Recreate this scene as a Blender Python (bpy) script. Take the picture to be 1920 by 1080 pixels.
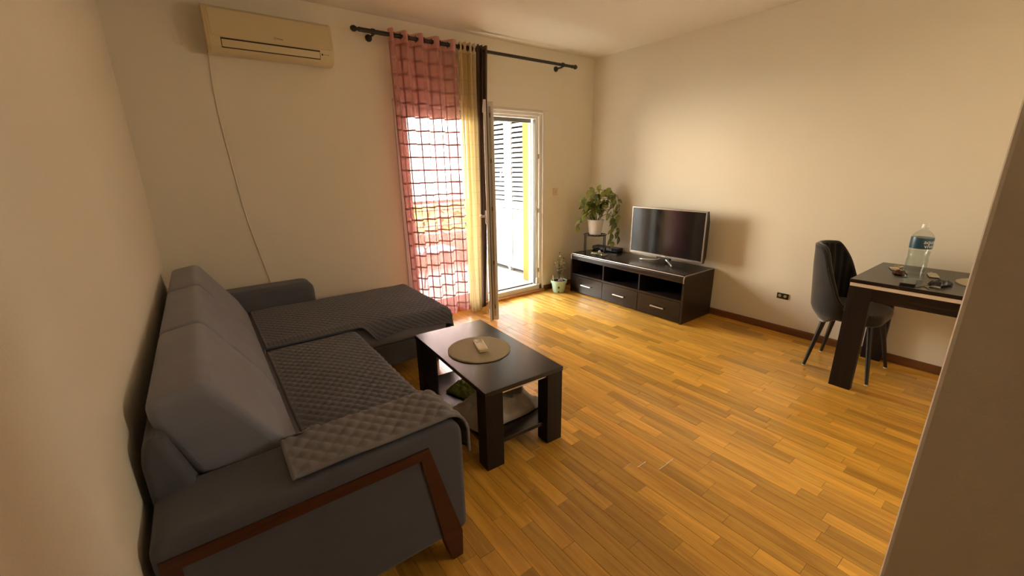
import bpy, bmesh, math, random
from mathutils import Vector, Matrix, noise
from math import sin, cos, pi, radians, sqrt

# ------------------------------------------------------------------ scene, camera, light
for o in list(bpy.data.objects):
    bpy.data.objects.remove(o)
SC = bpy.context.scene
COL = SC.collection
random.seed(7)
SC.view_settings.view_transform = 'Standard'
SC.view_settings.look = 'None'
SC.view_settings.gamma = 1.0
SC.view_settings.use_curve_mapping = False
SC.view_settings.exposure = 2.16

CAM_H = 1.46
F_PX = 776.95
YAW, PITCH, ROLL = radians(36.47), radians(16.19), radians(-0.947)
fwd = Vector((sin(YAW) * cos(PITCH), cos(YAW) * cos(PITCH), -sin(PITCH)))
rgt = Vector((cos(YAW), -sin(YAW), 0))
upv = rgt.cross(fwd)
r2 = cos(ROLL) * rgt + sin(ROLL) * upv
u2 = -sin(ROLL) * rgt + cos(ROLL) * upv
cd = bpy.data.cameras.new('camera')
cd.sensor_width = 36.0
cd.lens = F_PX / 1920 * 36.0
cd.clip_start = 0.02
cd.clip_end = 500
cam = bpy.data.objects.new('camera', cd)
COL.objects.link(cam)
cam.matrix_world = Matrix(((r2.x, u2.x, -fwd.x, 0), (r2.y, u2.y, -fwd.y, 0),
                           (r2.z, u2.z, -fwd.z, CAM_H), (0, 0, 0, 1)))
SC.camera = cam

WORLD_STRENGTH = 8.0
W = bpy.data.worlds.new('sky')
SC.world = W
W.use_nodes = True
_n, _l = W.node_tree.nodes, W.node_tree.links
_n.clear()
_o = _n.new('ShaderNodeOutputWorld')
_b = _n.new('ShaderNodeBackground')
_tc = _n.new('ShaderNodeTexCoord')
_sx = _n.new('ShaderNodeSeparateXYZ')
_cr = _n.new('ShaderNodeValToRGB')
_l.new(_tc.outputs['Generated'], _sx.inputs[0])
_l.new(_sx.outputs['Z'], _cr.inputs[0])
_cr.color_ramp.elements[0].position = 0.16
_cr.color_ramp.elements[0].color = (1.0, 0.865, 0.66, 1)
_cr.color_ramp.elements[1].position = 0.6
_cr.color_ramp.elements[1].color = (0.80, 0.90, 1.0, 1)
_l.new(_cr.outputs[0], _b.inputs['Color'])
_b.inputs['Strength'].default_value = WORLD_STRENGTH
_l.new(_b.outputs[0], _o.inputs['Surface'])

def portal(name, loc, rot, sx, sy):
    d = bpy.data.lights.new(name, 'AREA')
    d.shape = 'RECTANGLE'
    d.size, d.size_y = sx, sy
    d.cycles.is_portal = True
    ob = bpy.data.objects.new(name, d)
    ob.location = loc
    ob.rotation_euler = rot
    COL.objects.link(ob)
    return ob


portal('door_portal', (2.36, 4.02, 1.03), (radians(-90), 0, 0), 1.72, 2.04)

# room numbers (metres); the camera stands at x = 0, y = 0
XL, XR, YB, ZC, YF = -0.27, 4.0, 3.72, 2.66, -1.7
WT = 0.28
DX0, DX1, DZ = 1.50, 3.225, 2.05          # balcony door opening
HX, HY = 2.425, 3.695                     # hinge of the open leaf

# ------------------------------------------------------------------ materials
MATS = {}


def nodes_of(m):
    return m.node_tree.nodes, m.node_tree.links, m.node_tree.nodes['Principled BSDF']


def pm(name, color, rough=0.5, metal=0.0, spec=0.5, sheen=0.0, coat=0.0, noise_amt=0.0, noise_scale=8.0,
       bump=0.0, bump_scale=60.0, emit=None):
    m = bpy.data.materials.new(name)
    m.use_nodes = True
    n, l, p = nodes_of(m)
    c = tuple(color) + (1,)
    p.inputs['Base Color'].default_value = c
    p.inputs['Roughness'].default_value = rough
    p.inputs['Metallic'].default_value = metal
    p.inputs['Specular IOR Level'].default_value = spec
    p.inputs['Sheen Weight'].default_value = sheen
    if sheen:
        p.inputs['Sheen Roughness'].default_value = 0.4
        p.inputs['Sheen Tint'].default_value = (1, 0.97, 0.95, 1)
    p.inputs['Coat Weight'].default_value = coat
    tc = n.new('ShaderNodeTexCoord')
    if noise_amt:
        t = n.new('ShaderNodeTexNoise')
        t.inputs['Scale'].default_value = noise_scale
        t.inputs['Detail'].default_value = 5
        l.new(tc.outputs['Object'], t.inputs['Vector'])
        mx = n.new('ShaderNodeMix')
        mx.data_type = 'RGBA'
        mx.inputs[6].default_value = tuple(max(0, v * (1 - noise_amt)) for v in color) + (1,)
        mx.inputs[7].default_value = tuple(min(1, v * (1 + noise_amt)) for v in color) + (1,)
        l.new(t.outputs['Fac'], mx.inputs[0])
        l.new(mx.outputs[2], p.inputs['Base Color'])
    if bump:
        t2 = n.new('ShaderNodeTexNoise')
        t2.inputs['Scale'].default_value = bump_scale
        t2.inputs['Detail'].default_value = 3
        l.new(tc.outputs['Object'], t2.inputs['Vector'])
        b = n.new('ShaderNodeBump')
        b.inputs['Strength'].default_value = bump
        b.inputs['Distance'].default_value = 0.01
        l.new(t2.outputs['Fac'], b.inputs['Height'])
        l.new(b.outputs[0], p.inputs['Normal'])
    MATS[name] = m
    return m


def wood(name, c0, c1, rough, axis, scale=(26, 1.6), coat=0.0, variation=0.0, spec=0.5, bump=0.05):
    """streaky wood; axis = direction of the grain; variation = brightness change from piece to piece"""
    m = bpy.data.materials.new(name)
    m.use_nodes = True
    n, l, p = nodes_of(m)
    p.inputs['Roughness'].default_value = rough
    p.inputs['Coat Weight'].default_value = coat
    p.inputs['Coat Roughness'].default_value = 0.12
    p.inputs['Specular IOR Level'].default_value = spec
    tc = n.new('ShaderNodeTexCoord')
    oi = n.new('ShaderNodeObjectInfo')
    ge = n.new('ShaderNodeNewGeometry')
    add = n.new('ShaderNodeMath')
    add.operation = 'ADD'
    l.new(oi.outputs['Random'], add.inputs[0])
    l.new(ge.outputs['Random Per Island'], add.inputs[1])
    fr = n.new('ShaderNodeMath')
    fr.operation = 'FRACT'
    l.new(add.outputs[0], fr.inputs[0])
    mul = n.new('ShaderNodeMath')
    mul.operation = 'MULTIPLY'
    mul.inputs[1].default_value = 37.0 if variation else 0.0
    l.new(fr.outputs[0], mul.inputs[0])
    va = n.new('ShaderNodeVectorMath')
    va.operation = 'ADD'
    l.new(tc.outputs['Object'], va.inputs[0])
    l.new(mul.outputs[0], va.inputs[1])
    mp = n.new('ShaderNodeMapping')
    s = [scale[0]] * 3
    s['xyz'.index(axis)] = scale[1]
    mp.inputs['Scale'].default_value = s
    l.new(va.outputs[0], mp.inputs['Vector'])
    t = n.new('ShaderNodeTexNoise')
    t.inputs['Scale'].default_value = 1.0
    t.inputs['Detail'].default_value = 7
    t.inputs['Roughness'].default_value = 0.62
    t.inputs['Distortion'].default_value = 0.6
    l.new(mp.outputs[0], t.inputs['Vector'])
    rmp = n.new('ShaderNodeValToRGB')
    rmp.color_ramp.elements[0].position = 0.30
    rmp.color_ramp.elements[0].color = tuple(c0) + (1,)
    rmp.color_ramp.elements[1].position = 0.70
    rmp.color_ramp.elements[1].color = tuple(c1) + (1,)
    l.new(t.outputs['Fac'], rmp.inputs[0])
    last = rmp.outputs[0]
    if variation:
        hs = n.new('ShaderNodeHueSaturation')
        mr = n.new('ShaderNodeMapRange')
        mr.inputs['To Min'].default_value = 1 - variation
        mr.inputs['To Max'].default_value = 1 + variation
        l.new(fr.outputs[0], mr.inputs['Value'])
        l.new(mr.outputs[0], hs.inputs['Value'])
        l.new(last, hs.inputs['Color'])
        last = hs.outputs[0]
    l.new(last, p.inputs['Base Color'])
    if bump:
        b = n.new('ShaderNodeBump')
        b.inputs['Strength'].default_value = bump
        b.inputs['Distance'].default_value = 0.004
        l.new(t.outputs['Fac'], b.inputs['Height'])
        l.new(b.outputs[0], p.inputs['Normal'])
    MATS[name] = m
    return m


def sheer(name, color, opacity, stripe=0.25, su=0.095, sv=0.115, w=0.10):
    """thin curtain cloth with a woven check; u, v of the mesh are metres"""
    m = bpy.data.materials.new(name)
    m.use_nodes = True
    n, l = m.node_tree.nodes, m.node_tree.links
    n.clear()
    out = n.new('ShaderNodeOutputMaterial')
    df = n.new('ShaderNodeBsdfDiffuse')
    tl = n.new('ShaderNodeBsdfTranslucent')
    tr = n.new('ShaderNodeBsdfTransparent')
    df.inputs[0].default_value = tuple(color) + (1,)
    tl.inputs[0].default_value = tuple(color) + (1,)
    tr.inputs[0].default_value = tuple(min(1, 0.55 + 0.45 * c) for c in color) + (1,)
    m1 = n.new('ShaderNodeMixShader')
    m1.inputs[0].default_value = 0.55
    l.new(df.outputs[0], m1.inputs[1])
    l.new(tl.outputs[0], m1.inputs[2])
    uv = n.new('ShaderNodeUVMap')
    sp = n.new('ShaderNodeSeparateXYZ')
    l.new(uv.outputs[0], sp.inputs[0])
    facs = []
    for ax, per in (('X', su), ('Y', sv)):
        d = n.new('ShaderNodeMath')
        d.operation = 'DIVIDE'
        d.inputs[1].default_value = per
        l.new(sp.outputs[ax], d.inputs[0])
        f = n.new('ShaderNodeMath')
        f.operation = 'FRACT'
        l.new(d.outputs[0], f.inputs[0])
        lt = n.new('ShaderNodeMath')
        lt.operation = 'LESS_THAN'
        lt.inputs[1].default_value = w * (1.2 if ax == 'X' else 1.0)
        l.new(f.outputs[0], lt.inputs[0])
        facs.append(lt.outputs[0])
    mxm = n.new('ShaderNodeMath')
    mxm.operation = 'MAXIMUM'
    l.new(facs[0], mxm.inputs[0])
    l.new(facs[1], mxm.inputs[1])
    m2 = n.new('ShaderNodeMixShader')
    m2.inputs[0].default_value = opacity
    l.new(tr.outputs[0], m2.inputs[1])
    l.new(m1.outputs[0], m2.inputs[2])
    if stripe:
        # thicker, denser threads of the woven check
        d2 = n.new('ShaderNodeBsdfDiffuse')
        d2.inputs[0].default_value = tuple(c * 0.50 for c in color) + (1,)
        t2 = n.new('ShaderNodeBsdfTranslucent')
        t2.inputs[0].default_value = tuple(c * 0.5 for c in color) + (1,)
        m4 = n.new('ShaderNodeMixShader')
        m4.inputs[0].default_value = 0.025
        l.new(d2.outputs[0], m4.inputs[1])
        l.new(t2.outputs[0], m4.inputs[2])
        m3 = n.new('ShaderNodeMixShader')
        sf = n.new('ShaderNodeMath')
        sf.operation = 'MULTIPLY'
        sf.inputs[1].default_value = stripe
        l.new(mxm.outputs[0], sf.inputs[0])
        l.new(sf.outputs[0], m3.inputs[0])
        l.new(m2.outputs[0], m3.inputs[1])
        l.new(m4.outputs[0], m3.inputs[2])
        m2 = m3
    l.new(m2.outputs[0], out.inputs['Surface'])
    MATS[name] = m
    return m


def pane_mat(name, tint=(0.96, 0.98, 0.97), refl=0.08):
    m = bpy.data.materials.new(name)
    m.use_nodes = True
    n, l = m.node_tree.nodes, m.node_tree.links
    n.clear()
    out = n.new('ShaderNodeOutputMaterial')
    tr = n.new('ShaderNodeBsdfTransparent')
    tr.inputs[0].default_value = tuple(tint) + (1,)
    gl = n.new('ShaderNodeBsdfGlossy')
    gl.inputs['Roughness'].default_value = 0.02
    lw = n.new('ShaderNodeLayerWeight')
    lw.inputs[0].default_value = 0.5
    pw = n.new('ShaderNodeMath')
    pw.operation = 'POWER'
    pw.inputs[1].default_value = 4.0
    l.new(lw.outputs['Facing'], pw.inputs[0])
    fr = n.new('ShaderNodeMath')
    fr.operation = 'MULTIPLY_ADD'
    fr.inputs[1].default_value = 0.5
    fr.inputs[2].default_value = refl * 0.5
    l.new(pw.outputs[0], fr.inputs[0])
    mx = n.new('ShaderNodeMixShader')
    l.new(fr.outputs[0], mx.inputs[0])
    l.new(tr.outputs[0], mx.inputs[1])
    l.new(gl.outputs[0], mx.inputs[2])
    l.new(mx.outputs[0], out.inputs['Surface'])
    MATS[name] = m
    return m


M = MATS
WALLC = (0.90, 0.830, 0.695)
pm('wall_paint', WALLC, 0.85, spec=0.2, noise_amt=0.025, noise_scale=1.6, bump=0.10, bump_scale=180)
pm('ceiling_paint', (0.90, 0.84, 0.745), 0.9, spec=0.2, bump=0.05, bump_scale=120)
wood('oak', (0.56, 0.255, 0.031), (0.89, 0.505, 0.078), 0.30, 'y', (30, 2.2), coat=0.35, variation=0.28, bump=0.03)
pm('subfloor', (0.09, 0.045, 0.015), 0.8)
wood('skirting', (0.13, 0.05, 0.018), (0.22, 0.085, 0.03), 0.4, 'y')
wood('skirting_x', (0.13, 0.05, 0.018), (0.22, 0.085, 0.03), 0.4, 'x')
wood('threshold', (0.45, 0.20, 0.06), (0.62, 0.30, 0.10), 0.35, 'x')
wood('wenge_y', (0.010, 0.0065, 0.0058), (0.024, 0.0155, 0.0135), 0.24, 'y', (60, 3), spec=0.5)
wood('wenge_x', (0.010, 0.0065, 0.0058), (0.024, 0.0155, 0.0135), 0.30, 'x', (60, 3), spec=0.5)
wood('wenge_z', (0.009, 0.006, 0.0052), (0.021, 0.0135, 0.0115), 0.5, 'z', (60, 3), spec=0.25)
wood('sofa_wood', (0.055, 0.018, 0.008), (0.10, 0.032, 0.014), 0.42, 'x', (40, 3))
pm('inside_black', (0.006, 0.005, 0.005), 0.7)
pm('brushed_steel', (0.62, 0.58, 0.54), 0.32, metal=1.0)
pm('pale_edge', (0.80, 0.70, 0.60), 0.45)
pm('pvc_white', (0.82, 0.79, 0.74), 0.35, noise_amt=0.02)
pm('pvc_seal', (0.08, 0.08, 0.075), 0.6)
pm('handle_white', (0.88, 0.86, 0.82), 0.3)
pm('shutter_grey', (0.16, 0.17, 0.16), 0.55)
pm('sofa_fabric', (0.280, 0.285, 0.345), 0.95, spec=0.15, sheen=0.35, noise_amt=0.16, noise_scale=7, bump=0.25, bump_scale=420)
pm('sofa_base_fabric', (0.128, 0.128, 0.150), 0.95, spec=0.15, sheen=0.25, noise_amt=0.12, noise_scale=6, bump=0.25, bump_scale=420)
pm('quilt', (0.150, 0.150, 0.178), 0.95, spec=0.1, sheen=0.3, noise_amt=0.10, noise_scale=30, bump=0.2, bump_scale=500)
pm('quilt_arm', (0.240, 0.230, 0.245), 0.95, spec=0.1, sheen=0.3, noise_amt=0.10, noise_scale=30, bump=0.2, bump_scale=500)
pm('rod_black', (0.018, 0.013, 0.012), 0.45)
sheer('pink_sheer', (0.88, 0.42, 0.42), 0.33, 1.0, w=0.125)
sheer('cream_sheer', (0.84, 0.70, 0.42), 0.86, 0.35, w=0.05)
sheer('brown_cloth', (0.22, 0.15, 0.115), 1.0, 0.0)
sheer('pink_band', (0.86, 0.46, 0.42), 0.78, 0.0)
sheer('cream_band', (0.90, 0.80, 0.58), 0.95, 0.0)
pane_mat('glass')
pm('ac_plastic', (0.72, 0.60, 0.36), 0.28, coat=0.3, noise_amt=0.04, noise_scale=3)
pm('ac_side', (0.66, 0.52, 0.28), 0.4)
pm('slot_dark', (0.05, 0.025, 0.015), 0.7)
pm('print_grey', (0.22, 0.17, 0.10), 0.5)
pm('cable_cream', (0.90, 0.82, 0.66), 0.6)
pm('switch_white', (0.78, 0.66, 0.48), 0.45)
pm('black_plastic', (0.012, 0.012, 0.013), 0.35)
pm('black_gloss', (0.006, 0.006, 0.007), 0.08, coat=0.5)
pm('tv_screen', (0.006, 0.005, 0.006), 0.10, spec=0.6)
pm('tv_bezel', (0.34, 0.30, 0.27), 0.32, metal=0.85)
pm('pot_white', (0.82, 0.80, 0.78), 0.4)
pm('pot_mint', (0.50, 0.72, 0.62), 0.5, noise_amt=0.05)
pm('soil', (0.03, 0.02, 0.014), 0.95, bump=0.6, bump_scale=120)
pm('leaf', (0.28, 0.32, 0.065), 0.42, noise_amt=0.35, noise_scale=25)
pm('leaf_dark', (0.11, 0.16, 0.04), 0.42, noise_amt=0.3, noise_scale=25)
pm('leaf_small', (0.085, 0.095, 0.03), 0.5, noise_amt=0.35, noise_scale=40)
pm('leaf_flower', (0.75, 0.66, 0.50), 0.6)
pm('stem_green', (0.13, 0.15, 0.04), 0.6)
pm('stem_brown', (0.15, 0.10, 0.05), 0.7)
pm('bulb_pink', (0.55, 0.36, 0.34), 0.6, noise_amt=0.2, noise_scale=60)
pm('wood_stick', (0.72, 0.55, 0.33), 0.6)
pm('emblem_green', (0.03, 0.06, 0.015), 0.6)
pm('iron_black', (0.012, 0.010, 0.010), 0.45)
pm('mat_beige', (0.52, 0.45, 0.29), 0.9, noise_amt=0.12, noise_scale=140, bump=0.5, bump_scale=260)
pm('remote_cream', (0.82, 0.70, 0.42), 0.35)
pm('remote_face', (0.62, 0.50, 0.22), 0.4)
pm('remote_screen', (0.30, 0.26, 0.14), 0.2)
pm('cloth_grey', (0.46, 0.40, 0.33), 0.95, spec=0.1, sheen=0.2, noise_amt=0.2, noise_scale=14)
pm('cloth_green', (0.22, 0.25, 0.06), 0.95, spec=0.1, noise_amt=0.15, noise_scale=14)
pm('velvet', (0.034, 0.034, 0.035), 0.85, spec=0.2, sheen=0.6, noise_amt=0.2, noise_scale=12)
pm('velvet_inner', (0.024, 0.024, 0.024), 0.9, spec=0.15, sheen=0.25, noise_amt=0.15, noise_scale=12)
pm('leg_black', (0.010, 0.009, 0.009), 0.35)
pm('leg_tip', (0.75, 0.65, 0.5), 0.4)
pm('bag_black', (0.007, 0.006, 0.006), 0.9, spec=0.1, bump=0.4, bump_scale=40)
pm('label_blue', (0.02, 0.075, 0.13), 0.35)
pm('label_print', (0.80, 0.82, 0.80), 0.4)
pm('cap_white', (0.85, 0.83, 0.78), 0.35)
pm('paper_white', (0.78, 0.68, 0.52), 0.7)
pm('paper_red', (0.42, 0.16, 0.08), 0.6)
pm('coin_metal', (0.62, 0.56, 0.44), 0.4, metal=0.7)
pm('keys_metal', (0.25, 0.22, 0.18), 0.35, metal=0.9)
pm('foil_clear', (0.55, 0.50, 0.40), 0.25)
pm('orange_render', (0.58, 0.205, 0.040), 0.9, noise_amt=0.06, noise_scale=12, bump=0.3, bump_scale=160)
pm('cabinet_white', (0.46, 0.48, 0.50), 0.4)
pm('cabinet_inner_shade', (0.06, 0.062, 0.065), 0.8)  # cabinet inside darkened: the shade behind the slats is put into the colour
pm('balcony_tile', (0.42, 0.395, 0.35), 0.6, noise_amt=0.10, noise_scale=9)
pm('balcony_joint', (0.22, 0.20, 0.18), 0.8)
pm('parapet_pink', (0.55, 0.36, 0.29), 0.9)
pm('rail_metal', (0.20, 0.155, 0.13), 0.5)
pm('seat_blue', (0.42, 0.52, 0.70), 0.8)
pm('facade_far', (0.52, 0.53, 0.55), 0.9)
pm('facade', (0.68, 0.68, 0.68), 0.9)
pm('window_far', (0.07, 0.10, 0.14), 0.15)
pm('roof_far', (0.45, 0.22, 0.14), 0.9)
pm('tree_leaf', (0.12, 0.17, 0.025), 0.8, noise_amt=0.4, noise_scale=3)
pm('bark', (0.12, 0.08, 0.05), 0.9)
pm('ground', (0.26, 0.26, 0.20), 0.95, noise_amt=0.2, noise_scale=0.3)
# clear plastic and water of the bottle
for nm, tint, ior in (('bottle_clear', (0.90, 0.93, 0.92), 1.35),):
    mm = pane_mat(nm, tint)

# ------------------------------------------------------------------ mesh helpers


def add_box(bm, x0, x1, y0, y1, z0, z1):
    v = [bm.verts.new(p) for p in ((x0, y0, z0), (x1, y0, z0), (x1, y1, z0), (x0, y1, z0),
                                   (x0, y0, z1), (x1, y0, z1), (x1, y1, z1), (x0, y1, z1))]
    for f in ((0, 3, 2, 1), (4, 5, 6, 7), (0, 1, 5, 4), (1, 2, 6, 5), (2, 3, 7, 6), (3, 0, 4, 7)):
        bm.faces.new([v[i] for i in f])
    return v


def boxm(*b, bevel=0.0, seg=2):
    bm = bmesh.new()
    add_box(bm, *b)
    if bevel:
        bmesh.ops.bevel(bm, geom=list(bm.edges), offset=bevel, segments=seg, profile=0.5, affect='EDGES')
    return bm


def prism(poly, axis, a, b, bevel=0.0, seg=3):
    """poly: 2-D points; axis 'y' -> (x, z) points extruded in y; 'x' -> (y, z); 'z' -> (x, y)"""
    bm = bmesh.new()
    def put(p, t):
        return {'y': (p[0], t, p[1]), 'x': (t, p[0], p[1]), 'z': (p[0], p[1], t)}[axis]
    A = [bm.verts.new(put(p, a)) for p in poly]
    B = [bm.verts.new(put(p, b)) for p in poly]
    n = len(poly)
    bm.faces.new(A)
    bm.faces.new(list(reversed(B)))
    for i in range(n):
        j = (i + 1) % n
        bm.faces.new((A[j], A[i], B[i], B[j]))
    bmesh.ops.recalc_face_normals(bm, faces=bm.faces)
    if bevel:
        bmesh.ops.bevel(bm, geom=list(bm.edges), offset=bevel, segments=seg, profile=0.5, affect='EDGES')
    return bm


def prism_round(poly, axis, a, b, r, seg=4):
    """extrusion with rounded end edges (rings moved inwards along the outline's normals)"""
    n = len(poly)
    P = [Vector(p) for p in poly]
    area = sum(P[i].x * P[(i + 1) % n].y - P[(i + 1) % n].x * P[i].y for i in range(n))
    sg = 1 if area > 0 else -1
    nor = []
    for i in range(n):
        e1 = (P[i] - P[i - 1]).normalized()
        e2 = (P[(i + 1) % n] - P[i]).normalized()
        n1, n2 = Vector((-e1.y, e1.x)) * sg, Vector((-e2.y, e2.x)) * sg
        m = (n1 + n2).normalized()
        nor.append(m / max(0.6, m.dot(n1)))
    def put(p, t):
        return {'y': (p.x, t, p.y), 'x': (t, p.x, p.y), 'z': (p.x, p.y, t)}[axis]
    sgn = 1 if b > a else -1
    stations = []
    for k in range(seg + 1):
        an = pi / 2 * k / seg
        stations.append((a + sgn * r * (1 - cos(an)), r * (1 - sin(an))))
    stations += [(a + b - t, ins) for (t, ins) in reversed(stations)]
    bm = bmesh.new()
    rings = [[bm.verts.new(put(P[i] + nor[i] * ins, t)) for i in range(n)] for (t, ins) in stations]
    bm.faces.new(rings[0])
    bm.faces.new(rings[-1])
    for A, B in zip(rings, rings[1:]):
        for i in range(n):
            j = (i + 1) % n
            bm.faces.new((A[i], A[j], B[j], B[i]))
    bmesh.ops.recalc_face_normals(bm, faces=bm.faces)
    return bm


def add_tube(bm, pts, r, n=8, caps=True, r_end=None):
    pts = [Vector(p) for p in pts]
    rings = []
    ref = Vector((0, 0, 1))
    d0 = (pts[1] - pts[0]).normalized()
    if abs(d0.dot(ref)) > 0.95:
        ref = Vector((1, 0, 0))
    u = d0.cross(ref).normalized()
    for i, p in enumerate(pts):
        a = pts[max(0, i - 1)]
        b = pts[min(len(pts) - 1, i + 1)]
        d = (b - a).normalized()
        u = (u - d * u.dot(d))
        u = u.normalized() if u.length > 1e-6 else d.orthogonal().normalized()
        w = d.cross(u)
        rr = r if r_end is None else r + (r_end - r) * i / (len(pts) - 1)
        rings.append([bm.verts.new(p + (u * cos(2 * pi * k / n) + w * sin(2 * pi * k / n)) * rr) for k in range(n)])
    for i in range(len(rings) - 1):
        for k in range(n):
            bm.faces.new((rings[i][k], rings[i][(k + 1) % n], rings[i + 1][(k + 1) % n], rings[i + 1][k]))
    if caps:
        bm.faces.new(list(reversed(rings[0])))
        bm.faces.new(rings[-1])
    return bm


def tube(pts, r, n=8, **k):
    return add_tube(bmesh.new(), pts, r, n, **k)


def lathe(profile, n=32, center=(0, 0, 0), axis='z'):
    bm = bmesh.new()
    rings = []
    for (r, z) in profile:
        ring = []
        for k in range(n):
            a = 2 * pi * k / n
            p = (r * cos(a), r * sin(a), z)
            if axis == 'x':
                p = (z, r * cos(a), r * sin(a))
            elif axis == 'y':
                p = (r * cos(a), z, r * sin(a))
            ring.append(bm.verts.new(Vector(p) + Vector(center)))
        rings.append(ring)
    for i in range(len(rings) - 1):
        for k in range(n):
            bm.faces.new((rings[i][k], rings[i][(k + 1) % n], rings[i + 1][(k + 1) % n], rings[i + 1][k]))
    if profile[0][0] > 1e-5:
        bm.faces.new(list(reversed(rings[0])))
    if profile[-1][0] > 1e-5:
        bm.faces.new(rings[-1])
    bmesh.ops.remove_doubles(bm, verts=bm.verts, dist=1e-6)
    bmesh.ops.recalc_face_normals(bm, faces=bm.faces)
    return bm


def spline(pts, per=6):
    """Catmull-Rom through the points"""
    P = [Vector(p) for p in pts]
    P = [P[0] * 2 - P[1]] + P + [P[-1] * 2 - P[-2]]
    out = []
    for i in range(1, len(P) - 2):
        for k in range(per):
            t = k / per
            a, b, c, d = P[i - 1], P[i], P[i + 1], P[i + 2]
            out.append(0.5 * ((2 * b) + (c - a) * t + (2 * a - 5 * b + 4 * c - d) * t * t + (3 * b - a - 3 * c + d) * t ** 3))
    out.append(P[-2])
    return out


def grid_bm(fn, nu, nv, uvscale=None):
    """fn(u, v) -> Vector for u, v in 0..1; uv in metres when uvscale = (lu, lv)"""
    bm = bmesh.new()
    uvl = bm.loops.layers.uv.new('UVMap') if uvscale else None
    g = [[bm.verts.new(fn(i / nu, j / nv)) for j in range(nv + 1)] for i in range(nu + 1)]
    for i in range(nu):
        for j in range(nv):
            f = bm.faces.new((g[i][j], g[i + 1][j], g[i + 1][j + 1], g[i][j + 1]))
            if uvl:
                for lp, (a, b) in zip(f.loops, ((i, j), (i + 1, j), (i + 1, j + 1), (i, j + 1))):
                    lp[uvl].uv = (a / nu * uvscale[0], b / nv * uvscale[1])
    return bm


def link(name, data, mat, parent=None, smooth=None):
    if isinstance(data, bmesh.types.BMesh):
        me = bpy.data.meshes.new(name)
        data.to_mesh(me)
        data.free()
    else:
        me = data
    if mat is not None and not me.materials:
        me.materials.append(M[mat] if isinstance(mat, str) else mat)
    if smooth == 'all':
        me.polygons.foreach_set('use_smooth', [True] * len(me.polygons))
    elif smooth:
        me.polygons.foreach_set('use_smooth', [True] * len(me.polygons))
        me.set_sharp_from_angle(angle=radians(smooth))
    if smooth and smooth != 'all':
        for p in me.polygons:
            if p.area > 0.012 or len(p.vertices) > 8:
                p.use_smooth = False
    o = bpy.data.objects.new(name, me)
    COL.objects.link(o)
    if parent is not None:
        o.parent = parent
    return o


WORLD_ROOTS = set()


def part(name, data, mat, parent, smooth=None):
    """a part whose mesh is in world metres (its root is not rotated) or in its root's own frame"""
    o = link(name, data, mat, parent, smooth)
    r = parent
    if r.get('_w'):
        o.location = -Vector(r['_w'])
    return o


def tag(o, label=None, cat=None, group=None, kind=None):
    if label:
        o['label'] = label
    if cat:
        o['category'] = cat
    if group:
        o['group'] = group
    if kind:
        o['kind'] = kind
    return o


def thing(name, label, cat, loc, rotz=0.0, group=None, local=False, kind=None):
    o = bpy.data.objects.new(name, None)
    o.empty_display_size = 0.1
    COL.objects.link(o)
    o.location = loc
    o.rotation_euler = (0, 0, rotz)
    tag(o, label, cat, group, kind)
    if not local:
        o['_w'] = tuple(loc)
    return o


def struct(name, data, mat, label=None, cat=None):
    o = link(name, data, mat)
    return tag(o, label, cat, None, 'structure')


def solidify(o, t, offset=-1.0):
    md = o.modifiers.new('thickness', 'SOLIDIFY')
    md.thickness = t
    md.offset = offset
    return o


def text_mesh(body, size, extrude=0.0008):
    c = bpy.data.curves.new('lettering', 'FONT')
    c.body = body
    c.size = size
    c.extrude = extrude
    c.align_x = 'CENTER'
    o = bpy.data.objects.new('lettering', c)
    COL.objects.link(o)
    dg = bpy.context.evaluated_depsgraph_get()
    me = bpy.data.meshes.new_from_object(o.evaluated_get(dg))
    bpy.data.objects.remove(o)
    bpy.data.curves.remove(c)
    return me


def rounded(poly_pts, radii, seg=5):
    """round the corners of a 2-D polygon"""
    out = []
    n = len(poly_pts)
    for i, p in enumerate(poly_pts):
        r = radii[i] if isinstance(radii, (list, tuple)) else radii
        p = Vector(p)
        a = Vector(poly_pts[i - 1])
        b = Vector(poly_pts[(i + 1) % n])
        if r <= 0:
            out.append(tuple(p))
            continue
        da, db = (a - p).normalized(), (b - p).normalized()
        r = min(r, (a - p).length * 0.48, (b - p).length * 0.48)
        s, e = p + da * r, p + db * r
        for k in range(seg + 1):
            t = k / seg
            q = s * (1 - t) ** 2 + p * 2 * t * (1 - t) + e * t * t
            out.append(tuple(q))
    return out


# ------------------------------------------------------------------ room shell
fl = struct('floor', boxm(XL - 0.1, XR + 0.1, YF - 0.1, YB, -0.12, -0.006), 'subfloor', 'honey oak strip parquet floor laid towards the balcony door', 'floor')


def plank_mesh(w, L):
    h, c, g = 0.006, 0.0009, 0.0004
    bm = bmesh.new()
    x0, x1, y0, y1 = g, w - g, g, L - g
    lo = [bm.verts.new(p) for p in ((x0, y0, -h), (x1, y0, -h), (x1, y1, -h), (x0, y1, -h))]
    md = [bm.verts.new(p) for p in ((x0, y0, -c), (x1, y0, -c), (x1, y1, -c), (x0, y1, -c))]
    tp = [bm.verts.new(p) for p in ((x0 + c, y0 + c, 0), (x1 - c, y0 + c, 0), (x1 - c, y1 - c, 0), (x0 + c, y1 - c, 0))]
    for A, B in ((lo, md), (md, tp)):
        for i in range(4):
            j = (i + 1) % 4
            bm.faces.new((A[i], A[j], B[j], B[i]))
    bm.faces.new(tp)
    me = bpy.data.meshes.new('plank')
    bm.to_mesh(me)
    bm.free()
    me.materials.append(M['oak'])
    return me


def project(p):
    d = Vector(p) - Vector((0, 0, CAM_H))
    zc = d.dot(fwd)
    if zc < 0.05:
        return None
    return 960 + F_PX * d.dot(r2) / zc, 540 - F_PX * d.dot(u2) / zc, zc


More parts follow.
